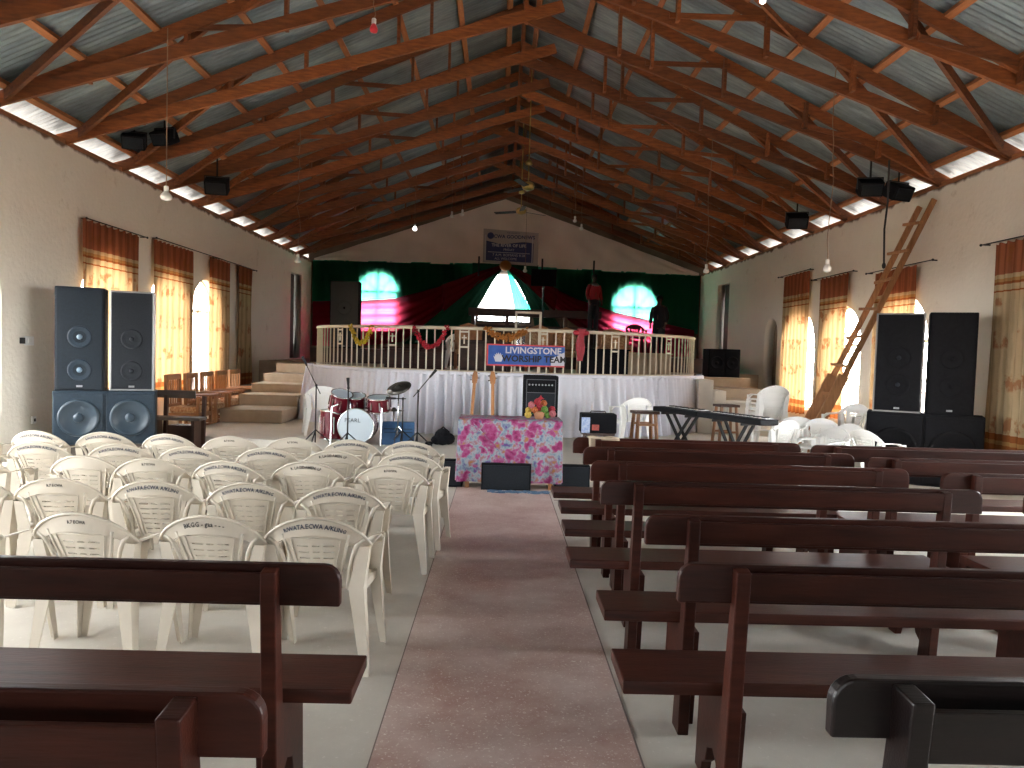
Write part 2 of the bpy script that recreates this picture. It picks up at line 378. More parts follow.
wall('wall_left', [(YB, 0), (25.4, 0)] + jag(25.4, YB, .35, .018), lholes, TH, lambda u, v, w: (XL - TH / 2 + w, u, v), M_wall)
wall('wall_right', [(YB, 0), (25.6, 0)] + jag(25.6, YB, .35, .018), rholes, TH, lambda u, v, w: (XR + TH / 2 + w, u, v), M_wall)
gz = 7.55
bh = [arch(-4.12, .66, 2.35, 4.17), arch(4.53, .76, 2.30, 4.04), arch(.1, .92, 2.60, 4.3)]
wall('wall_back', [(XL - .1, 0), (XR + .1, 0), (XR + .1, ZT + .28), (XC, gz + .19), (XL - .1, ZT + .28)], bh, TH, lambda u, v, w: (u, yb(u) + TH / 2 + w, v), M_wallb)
fh = [rect(-.3, .8, .02, 2.3)]
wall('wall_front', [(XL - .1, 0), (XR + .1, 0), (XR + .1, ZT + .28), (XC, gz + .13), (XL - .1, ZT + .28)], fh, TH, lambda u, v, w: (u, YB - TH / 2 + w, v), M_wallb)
# recess backs (closed doors)
tag(MB().box((XR + TH + .02, 18.55, 1.8), (.04, 1.0, 1.8)).build('door_1', principled('old_door', (.16, .12, .08), (.28, .22, .15), 5, .8)), kind='structure')
for nm, x, y0 in (('door_2', XR + TH + .02, 22.7), ('door_3', XL - TH - .02, 22.9)):
    o = MB().box((x, y0, 2.6), (.05, 1.5, 3.1)); [o.box((x + (-.03 if x > 0 else .03), y0, 2.55 + k), (.03, 1.1, .05)) for k in (-.9, 0, .9)]
    tag(o.build(nm, M_darkwood), kind='structure')

# floor: cement with a terrazzo aisle between
tag(MB().box((XC, 9.2, -.05), (13.7, 33, .1)).build('floor', M_floor), kind='structure')
AX0, AX1 = -.47, .62
tag(MB().box(((AX0 + AX1) / 2, 1.2, .001), (AX1 - AX0, 16.4, .006)).build('floor_aisle', M_aisle), kind='structure')
o = MB()
o.box((AX1 + .004, 1.2, .0015), (.008, 16.4, .006)); o.box((AX0 - .003, 1.2, .0015), (.006, 16.4, .006))
for y in (2.0, 3.6, 5.9, 8.2): o.box((3.6, y, .0015), (5.9, .008, .004))
tag(o.build('floor_joint', principled('joint', (.20, .16, .14), rough=.8)), kind='structure')
# outside ground
tag(MB().box((0, 8, -.35), (160, 160, .1)).build('ground_outside', M_ground), kind='structure')

# window frames and panes
def win_frame(name, c, hw, z0, z1, fn, mm=M_cream, ws=1):
    """fn(u, v, w) places wall coordinates"""
    b = MB(); zs = z1 - hw; r = .022
    def bar(p, q, ww=.03):
        ww *= ws; b.bar(fn(p[0], p[1], 0), fn(q[0], q[1], 0), ww, ww, up=(0, 0, 1) if abs(p[0] - q[0]) > 1e-3 else Vector(fn(1, 0, 0)) - Vector(fn(0, 0, 0)))
    bar((c - hw, z0 + .02), (c + hw, z0 + .02), .05); bar((c - hw + .02, z0), (c - hw + .02, zs), .05); bar((c + hw - .02, z0), (c + hw - .02, zs), .05); bar((c, z0), (c, z1), .045)
    bar((c - hw, zs), (c + hw, zs), .05)
    k = z0 + .22
    while k < zs - .1: bar((c - hw, k), (c + hw, k), .014); k += .2
    for a in (45, 90, 135): bar((c, zs), (c + hw * cos(R_(a)), zs + hw * sin(R_(a))), .02)
    pts = [fn(c + (hw - .015) * cos(pi * i / 14), zs + (hw - .015) * sin(pi * i / 14), 0) for i in range(15)]
    b.tube(pts, .022, 6)
    o = b.build(name, mm); o['kind'] = 'structure'
    g = MB(); po = arch(c, hw - .01, z0, z1); g.add([fn(p[0], p[1], .012) for p in po], [tuple(range(len(po)))])
    g.build('window_pane', M_glass, o)
    return o
n = 1
for (c, h, a, b_) in LW:
    win_frame('window_%d' % n, c, h, a, b_, lambda u, v, w: (XL - TH * .7 - w, u, v)); n += 1
for (c, h, a, b_) in RW:
    win_frame('window_%d' % n, c, h, a, b_, lambda u, v, w: (XR + TH * .7 + w, u, v)); n += 1
for c, h, a, b_ in ((-4.12, .66, 2.35, 4.17), (4.53, .76, 2.30, 4.04), (.1, .92, 2.6, 4.3)):
    win_frame('window_%d' % n, c, h, a, b_, lambda u, v, w: (u, yb(u) + .045 + w, v), M_dkmetal, 1.5); n += 1

# ------------------------------------------------------------------ roof
Z_EAVE = 4.74; SL = .45
def roofz(x): return Z_EAVE + SL * (min(x - XL, XR - x)) if True else 0
RZ = Z_EAVE + SL * (XC - XL)
def sheet(side):
    x_out = XL - .75 if side < 0 else XR + .75
    b = MB(); ny = 1480; Y0, Y1 = YB - .6, 25.9
    per = .095
    def fn(u, v):
        y = Y0 + (Y1 - Y0) * u
        x = XC + (x_out - XC) * v
        z = RZ - SL * abs(x - XC) + .011 * sin(2 * pi * y / per)
        return (x, y, z)
    b.grid(fn, ny, 3)
    return b
tag(sheet(-1).build('ceiling', M_zinc, smooth=True, solid=.004), kind='structure')
tag(sheet(1).build('ceiling', M_zinc, smooth=True, solid=.004), kind='structure')
for side in (-1, 1):  # unseen fascia boards, added to keep horizon sky off the eave undersides
    x = XL - .70 if side < 0 else XR + .70
    o = MB().box((x, 9.2, Z_EAVE - SL * .70 - .15), (.025, 32.8, .26)).build('sky_block_fascia', principled('fascia', (.55, .42, .38), rough=.8)); tag(o, 'unseen pale fascia board added to block sky along the %s eave' % ('left' if side < 0 else 'right'), 'fascia board')
ORD = ['first', 'second', 'third', 'fourth', 'fifth', 'sixth', 'seventh', 'eighth', 'ninth', 'tenth', 'eleventh', 'twelfth', 'thirteenth', 'fourteenth', 'fifteenth', 'sixteenth']
# purlins
for side, nm in ((-1, 'left'), (1, 'right')):
    ks = [0.12, 1.0, 1.9, 2.8, 3.7, 4.6, 5.5, 6.3]
    for i, d in enumerate(ks):
        x = (XL + d) if side < 0 else (XR - d)
        z = Z_EAVE + SL * d - .055
        rot = Matrix.Rotation(math.atan(SL) * (-1 if side < 0 else 1), 3, 'Y')
        o = MB().box((0, 0, 0), (.085, 32.8, .07), rot).build('roof_purlin', M_purlin, loc=(x, 9.2, z))
        tag(o, 'long roof purlin under the %s slope, %s up from the wall' % (nm, ORD[i]), 'purlin', 'roof purlins')
for side, x in ((-1, XL - .12), (1, XR + .12)):
    o = MB().box((x, 9.2, ZT + .055), (.12, 32.4, .07)).build('wall_plate', M_purlin)
    tag(o, 'timber wall plate along the head of the %s wall' % ('left' if side < 0 else 'right'), 'wall plate')

TR_Y = [3.1, 4.8, 6.5, 8.15, 9.75, 11.35, 12.95, 14.5, 16.05, 17.6, 19.2, 20.8, 22.4, 23.9]
def truss(label, y, dyprev, jit):
    t = thing('roof_truss', label, 'roof truss', (XC, y, 0), math.atan(SK), 'timber roof trusses')
    hl, hr = XL - XC, XR - XC
    zt = lambda x: Z_EAVE - .155 + SL * (min(x - hl, hr - x))
    zb0 = ZT + .14
    pk = 2.12
    zb = lambda x: zb0 + pk * (1 - abs(x) / (-hl if x < 0 else hr))
    flip = random.choice((-1, 1))
    for s, h in ((-1, hl - .25), (1, hr + .25)):
        MB().bar((h, 0, zt(h)), (0, 0, zt(0)), .055, .16).build('top_chord', M_truss, t)
        q = random.uniform(-.03, .03)
        e = .55 if s == flip else .02
        MB().bar((h, s * .055, zb(h)), (-s * e, s * .055 + q, zb(0) + pk / abs(h) * e), .055, .165).build('bottom_chord', M_truss, t)
    MB().bar((0, 0, zb(0) - .1), (0, 0, zt(0)), .06, .10, up=(0, 1, 0)).build('king_post', M_truss, t)
    for s, h in ((-1, hl), (1, hr)):
        for k, f in enumerate((.16, .34, .52, .72, .80)):
            x = h * (1 - f) + random.uniform(-.12, .12)
            MB().bar((x, s * -.045, zb(x) - .05), (x, s * -.045, zt(x) + .04), .045, .10, up=(0, 1, 0)).build('strut', M_truss, t)
        for a, b in ((.34, .16), (.52, .34), (.72, .52)):
            xa, xb = h * (1 - a), h * (1 - b)
            if random.random() < .55: MB().bar((xa, s * -.02, zb(xa)), (xb, s * -.02, zt(xb)), .03, .07).build('web', M_truss, t)
        if dyprev:
            x1 = h * (1 - .38)
            MB().bar((h * .985, -.05, ZT + .19), (x1 + random.uniform(-.1, .1), -dyprev + .08, zt(x1) - .02), .05, .12).build('brace', M_truss, t)
            if jit:
                x2 = h * .55; x3 = h * .25
                MB().bar((x2, -.05, zt(x2) - .1), (x3, -dyprev, zb(x3) + .12), .035, .08).build('brace', M_truss, t)
    return t
for i, y in enumerate(TR_Y):
    truss('open timber roof truss, %s back from the camera' % ORD[i], y, (y - TR_Y[i - 1]) if i else 0, i % 3 == 1)
MB_r = MB().box((XC, 9.2, RZ - .16), (.05, 32.6, .10)).build('ridge_beam', M_truss); tag(MB_r, 'dark ridge beam running the length of the roof', 'ridge beam')

# ------------------------------------------------------------------ stage
SX, SY = .13, 15.8
DZ, PZ = 1.22, .2
def E(a, b, t): return (SX + a * cos(t), SY - b * sin(t))
poly = [(-5.1, 13.4), (-5.1, 11.6), (-3.3, 11.2), (-2.95, 9.45), (1.7, 9.45), (3.5, 10.9), (XR, 11.2), (XR, 19.5), (-5.1, 19.5)]
tag(MB().prism(poly, 'z', 0, PZ).build('floor_platform', M_plat, bevel=.01), kind='structure')
dk = [E(4.0, 3.2, pi * k / 40) for k in range(41)]
dk = dk + [(-3.95, 16.9), (-5.1, 17.0), (-5.1, 19.5), (XL, 19.5), (XL, 24.66), (XR, 25.3), (XR, 19.3), (5.4, 19.3), (5.4, 15.8), (4.13, 15.8)]
tag(MB().prism(dk, 'z', PZ, DZ).build('floor_stage', M_step), kind='structure')
DS = DZ + .38
dais = [(-5.0, 19.6), (6.2, 19.6), (6.2, 24.9), (-5.0, 24.6)]
tag(MB().prism(dais, 'z', DZ, DS).build('floor_dais', M_darkwood), kind='structure')
for i, (y, z0, z1) in enumerate([(13.6, .2, .44), (14.6, .44, .66), (15.3, .66, .84), (16.1, .84, 1.02)]):
    tag(MB().box((-4.53, (y + 17.0) / 2, (PZ + z1) / 2), (1.14, 17.0 - y, z1 - PZ)).build('trim_step', M_step, bevel=.015), kind='structure')
for i, (y, z1) in enumerate([(14.6, .82), (15.2, 1.02)]):
    tag(MB().box((4.85, (y + 15.8) / 2, (PZ + z1) / 2), (1.1, 15.8 - y, z1 - PZ)).build('trim_step', M_step, bevel=.015), kind='structure')
for x0, x1, z1, y in ((3.80, 4.08, 1.22, 14.0), (4.08, 4.30, 1.02, 13.9), (4.30, 4.90, .82, 13.8), (4.90, 5.4, .60, 13.7)):
    tag(MB().box(((x0 + x1) / 2, y + .3, (PZ + z1) / 2), (x1 - x0, .6, z1 - PZ)).build('trim_step', M_plat, bevel=.01), kind='structure')

# skirt
def skirt():
    b = MB(); nu = 900
    ph = [random.uniform(0, 6) for _ in range(4)]
    def fn(u, v):
        t = pi * (1.0 - u)
        s = u * 12.5
        amp = (.024 + .036 * v) * (1 + .6 * sin(s * 1.7 + ph[0]))
        w = amp * (sin(2 * pi * s / .155 + 2.2 * sin(s * 1.1 + ph[1]) + v * 1.3 * sin(s * 2.3 + ph[2])) + .5 * sin(2 * pi * s / .33 + ph[3] + v * 2 * sin(s * .9)))
        fl = .10 * v
        x, y = E(4.12 + fl + w, 3.33 + fl + w, t)
        zt = DZ + .045 + .012 * sin(s * 5)
        z = zt + (PZ + .015 - zt) * v
        return (x, y, z)
    b.grid(fn, nu, 10)
    o = b.build('stage_skirt', M_skirt, smooth=True)
    tag(o, 'white pleated cloth skirt hung round the curved front of the stage', 'stage skirt')
    p = MB(); 
    pts = [(*E(4.11, 3.32, pi * k / 60), DZ + .03) for k in range(61)]
    p.tube(pts, .035, 6); p.build('hem', M_skirt, o, smooth=True)
skirt()

# railing
rl = thing('stage_railing', 'cream painted metal railing curving round the stage front', 'railing')
ra, rb = 3.93, 3.2; ZR0, ZR1 = DZ + .06, DZ + .80
def railpts(z, n=64): return [(*E(ra, rb, pi * k / n), z) for k in range(n + 1)]
MB().tube(railpts(ZR1), .03, 8).build('top_rail', M_cream, rl, smooth=True)
MB().tube(railpts(ZR0), .02, 6).build('bottom_rail', M_cream, rl, smooth=True)
# arc-length table
tab = []; acc = 0; prev = None
for k in range(2001):
    p = E(ra, rb, pi * (1 - k / 2000))
    if prev: acc += math.hypot(p[0] - prev[0], p[1] - prev[1])
    tab.append((acc, p)); prev = p
def at_len(s):
    lo = min(range(0, 2001, 1), key=lambda i: abs(tab[i][0] - s)); return tab[lo][1], lo
TOT = acc
npk = 76
pk0 = None
for k in range(npk):
    p, i = at_len(TOT * k / (npk - 1))
    if pk0 is None:
        pk0 = MB().box((0, 0, (ZR0 + ZR1) / 2), (.022, .022, ZR1 - ZR0)).build('picket', M_cream, rl); o = pk0
    else: o = pk0.copy(); COL.objects.link(o); o.parent = rl
    o.location = (p[0], p[1], 0)
cp0 = None
for k in range(5, npk - 3, 9):
    p, i = at_len(TOT * k / (npk - 1)); q, j = at_len(TOT * (k + 1) / (npk - 1))
    ang = math.atan2(q[1] - p[1], q[0] - p[0]); w = math.hypot(q[0] - p[0], q[1] - p[1])
    if cp0 is None:
        b = MB(); 
        for z in (ZR1 - .06, ZR1 - .32): b.box((w / 2, 0, z), (w, .02, .028))
        b.box((w / 2, 0, ZR1 - .19), (.022, .02, .15)); b.box((w / 2, 0, ZR1 - .16), (.085, .02, .022))
        cp0 = b.build('cross_panel', M_cream, rl); o = cp0
    else: o = cp0.copy(); COL.objects.link(o); o.parent = rl
    o.location = (p[0], p[1], 0); o.rotation_euler = (0, 0, ang)

def rail_at(x, off=.05):
    """point just in front of the railing at lateral x"""
    c = max(-1, min(1, (x - SX) / ra)); t = math.acos(c); return (SX + (ra + off) * cos(t), SY - (rb + off) * sin(t))
def garland(label, x0, x1, sag, m, name='garland', r=.045, cat='garland'):
    b = MB(); n_ = 22
    for k in range(n_ + 1):
        f = k / n_; x = x0 + (x1 - x0) * f; p = rail_at(x, .07); z = ZR1 - .0 - sag * sin(pi * f) ** .8
        for j in range(7):
            a = random.uniform(0, 6.28); rr = r * random.uniform(.2, .9)
            c = Vector((p[0] + rr * cos(a), p[1] - .01 + random.uniform(-.02, .02), z + rr * sin(a)))
            b.ball(c, random.uniform(.014, .026), 5)
    o = b.build(name, m); tag(o, label, cat); return o
M_yel = principled('gold_tinsel', (.40, .25, .01), (.48, .33, .02), 30, .4)
M_redt = principled('red_tinsel', (.24, .004, .014), (.32, .008, .022), 30, .4)
M_ora = principled('orange_tinsel', (.32, .12, .01), (.25, .08, .01), 30, .5)
garland('yellow tinsel garland looped on the railing at its left end', -2.66, -2.25, .30, M_yel)
garland('red tinsel garland looped on the railing right of the yellow one', -1.46, -.90, .34, M_redt)
garland('orange flower garland draped on the rail above the blue banner', -.22, .42, .14, M_ora, r=.075)
# red ribbon hanging
p = rail_at(1.36, .07); b = MB()
for k in range(3):
    b.grid(lambda u, v, k=k: (p[0] - .05 + .1 * u * (1 - .2 * v) + .02 * (k - 1) + .015 * sin(9 * v + k), p[1] - .01 * k + .012 * sin(14 * u + k), ZR1 + .05 - .55 * v), 5, 14)
for s in (-1, 1): b.ball((p[0] + s * .07, p[1], ZR1 - .02), .06, 8, (1.3, .5, .8))
tag(b.build('ribbon', M_redt, smooth=True), 'red ribbon bow with long tails hanging on the stage railing', 'ribbon')
# banner on railing
bt = thing('worship_banner', 'blue banner with worship team lettering tied to the stage railing', 'banner', (0, 0, 0))
M_bblue = principled('banner_blue', (.015, .055, .26), (.025, .10, .34), 6, .6)
M_bred = principled('banner_red', (.55, .05, .05), rough=.6)
M_bwhite = principled('banner_white', (.5, .5, .55), rough=.6)
def bfn(x, z, off=0): p_ = rail_at(x, .06 + off); return (p_[0], p_[1] if True else 0, z)
bx0, bx1, bz0, bz1 = -.22, 1.09, 1.40, 1.77
MB().grid(lambda u, v: bfn(bx0 + (bx1 - bx0) * u, bz0 + (bz1 - bz0) * v), 16, 3).build('sheet', M_bblue, bt, solid=.004)
b = MB()
for z in (bz0 + .012, bz1 - .012): b.grid(lambda u, v: bfn(bx0 + (bx1 - bx0) * u, z - .012 + .024 * v, .006), 16, 1)
b.grid(lambda u, v: bfn(bx0 + .025 * u, bz0 + (bz1 - bz0) * v, .006), 1, 3); b.build('border', M_bred, bt)
b = MB(); b.grid(lambda u, v: bfn(.86 + .23 * u, bz0 + .02 + (.12 + .12 * u) * v, .005), 6, 2)
b.build('corner_flash', M_bwhite, bt)
b = MB()
for k in range(7):
    a = -.9 + .3 * k; b.add([bfn(-.02 - .05, 1.47, .007), bfn(-.02 + .05, 1.47, .007), bfn(-.02 + .11 * sin(a), 1.47 + .16 * cos(a), .007)], [(0, 1, 2)])
b.build('emblem', M_bwhite, bt)
text_part('lettering', 'LIVINGSTONE', .15, lambda x, y: bfn(.56 + x, 1.665 + y, .010), M_bwhite, bt, .004)
text_part('lettering', 'WORSHIP TEAM', .15, lambda x, y: bfn(.58 + x, 1.525 + y, .010), M_inkk, bt, .004)

# ------------------------------------------------------------------ back wall drapes (px-independent wall coordinates x, z)
def interp(pts, u):
    n_ = len(pts) - 1; i = min(int(u * n_), n_ - 1); f = u * n_ - i
    return (pts[i][0] + (pts[i + 1][0] - pts[i][0]) * f, pts[i][1] + (pts[i + 1][1] - pts[i][1]) * f)
def drape(name, label, top, bot, off, m, nu=60, nv=8, waves=14, amp=.025, fan=0, cat='drape', group=None):
    b = MB(); ph = random.uniform(0, 6)
    def fn(u, v):
        a, c = interp(top, u), interp(bot, u); x = a[0] + (c[0] - a[0]) * v; z = a[1] + (c[1] - a[1]) * v
        w = amp * sin(2 * pi * waves * (v if fan else u) + ph + 1.2 * sin(7 * (u if fan else v)))
        return (x, yb(x, off + w), z)
    b.grid(fn, nu if not fan else 24, nv if not fan else 40)
    o = b.build(name, m, smooth=True); tag(o, label, cat, group); return o
drape('green_drape', 'dark green drape over the left part of the far wall', [(-6.25, 4.47), (-4.9, 4.49), (-3.6, 4.51), (-2.25, 4.53), (-.9, 4.55)], [(-6.25, 3.02), (-4.9, 3.06), (-3.6, 3.18), (-2.25, 3.56), (-.9, 4.05)], .04, M_gdrape, 90, 4, 22, .018)
drape('green_drape', 'dark green drape over the right part of the far wall', [(1.1, 4.52), (2.5, 4.5), (3.9, 4.48), (5.3, 4.45), (6.75, 4.42)], [(1.1, 3.95), (2.5, 3.38), (3.9, 2.98), (5.3, 2.72), (6.75, 2.42)], .04, M_gdrape, 90, 4, 22, .018)
drape('red_drape', 'red drape sweeping up from the left end wall to the knot', [(-6.2, 3.10), (-4.87, 3.16), (-3.55, 3.28), (-2.22, 3.68), (-.9, 4.2)], [(-6.2, 1.65), (-4.87, 1.65), (-3.3, 1.85), (-2.2, 2.75), (-.9, 3.95)], .13, M_rdrape, fan=1, waves=5, amp=.03)
drape('red_drape', 'red drape sweeping down from the knot to the right end', [(1.1, 4.1), (2.47, 3.5), (3.85, 3.08), (5.2, 2.82), (6.6, 2.55)], [(1.1, 3.85), (2.2, 2.8), (3.5, 2.0), (5.0, 1.65), (6.6, 1.65)], .13, M_rdrape, fan=1, waves=5, amp=.03)
# thick drapes gathered on both sides of the middle window
drape('swag', 'thick dark green swag framing the bright tent on its left', [(.05, 4.46), (-.6, 4.2), (-1.6, 3.3), (-3.2, 1.8)], [(.0, 4.40), (-.35, 3.85), (-.85, 2.95), (-1.2, 1.8)], .20, M_gthick, fan=1, waves=4)
drape('swag', 'thick red swag above the green one left of the tent', [(.05, 4.53), (-.9, 4.22), (-2.0, 3.78)], [(.05, 4.40), (-.8, 3.85), (-1.9, 2.9)], .24, M_rthick, fan=1, waves=3)
drape('swag', 'thick dark green swag framing the bright tent on its right', [(.12, 4.46), (.7, 4.15), (1.4, 3.4), (2.5, 1.8)], [(.2, 4.35), (.6, 3.8), (1.02, 3.0), (1.3, 1.8)], .20, M_gthick, fan=1, waves=4)
drape('swag', 'thick red swag above the green one right of the tent', [(.15, 4.53), (.8, 4.28), (1.9, 3.76)], [(.15, 4.40), (.8, 3.90), (1.8, 3.02)], .24, M_rthick, fan=1, waves=3)
drape('green_valance', 'green cloth above the middle window under the gable cloth', [(-1.0, 4.56), (1.2, 4.56)], [(-1.0, 4.2), (1.2, 4.2)], .10, M_gthick, 20, 3, 4)
drape('tent_drape', 'sheer white cloth fanned like a tent over the middle window', [(.02, 4.42), (.14, 4.42)], [(-.84, 3.03), (.46, 3.03)], .17, M_tent, 40, 6, 7, .03, 0)
drape('tent_drape', 'sheer green cloth fanned beside the white tent cloth', [(.14, 4.42), (.2, 4.42)], [(.46, 3.03), (1.02, 3.03)], .17, M_tentg, 30, 6, 5, .02, 0)
o = MB().ball((.1, yb(.1, .3), 4.48), .2, 12, (1, .5, .9)).build('knot', M_ora, smooth=True); tag(o, 'rust orange cloth knot where the drapes gather', 'knot')
drape('gable_cloth', 'pale creased cloth filling the gable of the far wall', [(-6.2, 4.52), (XC - .2, 6.72), (6.7, 4.5)], [(-6.2, 4.46), (XC - .2, 4.5), (6.7, 4.4)], .04, M_gable, 80, 14, 9, .035)
# board on the gable
gb = thing('notice_banner', 'blue and white printed banner on the pale gable cloth', 'banner', (0, 0, 0))
M_navy = principled('navy_print', (.02, .03, .12), rough=.6); M_pale = principled('pale_print', (.42, .36, .34), rough=.7)
def gfn(x, z, off=0): return (x, yb(x, .16 + off), z)
MB().grid(lambda u, v: gfn(-.66 + 1.84 * u, 4.58 - .06 * u + (1.12 - .02 * u) * v, -.02), 10, 2).build('sheet', M_pale, gb, solid=.006)
b = MB(); b.grid(lambda u, v: gfn(-.56 + 1.58 * u, 4.66 - .04 * u + (.62 + .1 * sin(pi * 2 * u + 2.6) * .5) * v, .0), 20, 3); b.build('blue_panel', M_navy, gb)
b = MB().lathe([(.05, 0), (.11, 0), (.11, .01), (.05, .01)], gfn(-.42, 5.47, .01), 16, (0, -1, 0)); b.build('emblem', M_navy, gb)
b = MB()
for x in (-.585, .98): b.add([gfn(x - .015, 4.62, .01), gfn(x + .015, 4.62, .01), gfn(x + .015, 5.5, .01), gfn(x - .015, 5.5, .01)], [(0, 1, 2, 3)])
b.add([gfn(-.5, 4.93, .01), gfn(.9, 4.91, .01), gfn(.9, 4.925, .01), gfn(-.5, 4.945, .01)], [(0, 1, 2, 3)])
b.build('stripe', M_bwhite, gb)
text_part('lettering', 'ECWA GOODNEWS', .16, lambda x, y: gfn(.33 + x, 5.45 + y, .02), M_navy, gb, .004)
text_part('lettering', 'THE CHURCH', .07, lambda x, y: gfn(.33 + x, 5.58 + y, .02), M_navy, gb)
text_part('lettering', 'THE RIVER OF LIFE', .14, lambda x, y: gfn(.2 + x, 5.16 + y, .02), M_bwhite, gb, .003)
text_part('lettering', 'FRIDAY', .11, lambda x, y: gfn(.2 + x, 5.02 + y, .02), M_bwhite, gb)
text_part('lettering', '7 A.M. ROMANS 8:28', .12, lambda x, y: gfn(.2 + x, 4.84 + y, .02), M_bwhite, gb)
text_part('lettering', 'ALL WELCOME', .11, lambda x, y: gfn(.1 + x, 4.72 + y, .02), M_bwhite, gb)
for x, z0, z1, w in ((-.78, 4.1, 4.75, 'left of the knot'), (1.32, 4.1, 4.75, 'right of the banner'), (3.05, 3.85, 4.75, 'above the person in red')):  # dark hanging lines before the drape, built as short cords
    o = MB().tube([(x, yb(x, .35), z1), (x, yb(x, .36), z0)], .03, 6).build('hanging_cord', M_cordk); tag(o, 'short thick black cord hanging before the green drape, ' + w, 'tassel', 'black cords on the drape')

# ------------------------------------------------------------------ curtains and rods
def curtain(label, side, y0, y1, z0, z1, off=.09, nf=9, amp=.03, taper=0):
    xw = XL + off if side < 0 else XR - off
    ph = random.uniform(0, 6); b = MB()
    def fn(u, v):
        yy = y0 + (y1 - y0) * u; mid = (y0 + y1) / 2; yy = mid + (yy - mid) * (1 - taper * sin(pi * min(1, v * 1.1)) )
        x = xw + side * -1 * (amp * (.5 + .6 * v) * sin(2 * pi * nf * u + ph + .9 * sin(3 * v + 4 * u)))
        return (x, yy, z1 + (z0 - z1) * v + .012 * sin(2 * pi * nf * u))
    b.grid(fn, nf * 10, 14)
    o = b.build('curtain', M_curtain, smooth=True); tag(o, label, 'curtain', 'orange patterned curtains'); return o
def rod(label, side, y0, y1, z, off=.10):
    x = XL + off if side < 0 else XR - off
    r_ = thing('curtain_rod', label, 'curtain rod', (0, 0, 0))
    MB().tube([(x, y0, z), (x, y1, z)], .009, 8).build('pole', M_dkmetal, r_, smooth=True)
    for y in (y0 + .05, y1 - .05):
        b = MB().tube([(x, y, z), (XL if side < 0 else XR, y, z)], .01, 6); b.ball((x, y0 if y < (y0 + y1) / 2 else y1, z), .02, 8); b.build('bracket', M_dkmetal, r_)
curtain('orange curtain behind the pair of tall speakers at left', -1, 11.12, 12.85, .6, 3.42, nf=9)
curtain('wide two-panel orange curtain right of the left speaker stack', -1, 13.4, 15.1, .62, 3.45, nf=10)
curtain('orange curtain half drawn off the arched window behind wooden chairs', -1, 15.9, 17.05, .62, 3.47, nf=7)
curtain('narrow unlit orange curtain nearest the left stairs', -1, 17.6, 18.6, .65, 3.50, nf=6, taper=.15)
rod('dark curtain rod above the left speaker stack', -1, 11.2, 13.1, 3.44); rod('long dark curtain rod over three curtains on the left wall', -1, 13.45, 18.9, 3.49)
curtain('narrow orange curtain farthest along the right wall', 1, 16.15, 17.6, .45, 3.60, nf=7)
curtain('orange curtain behind the middle of the ladder', 1, 14.3, 15.6, .5, 3.36, nf=7)
curtain('orange curtain above the right speaker stack', 1, 11.95, 13.25, .5, 3.24, nf=6)
curtain('orange curtain at the right edge of the view, unlit', 1, 8.4, 10.05, .46, 3.30, nf=11)
rod('thin curtain rod on the right wall nearest the stage', 1, 16.1, 17.95, 3.63); rod('thin curtain rod crossing the right wall beyond the ladder', 1, 14.1, 16.0, 3.38)
rod('curtain rod on the right wall behind the ladder', 1, 11.5, 13.6, 3.27); rod('curtain rod at the right edge of the view', 1, 8.3, 10.35, 3.33)

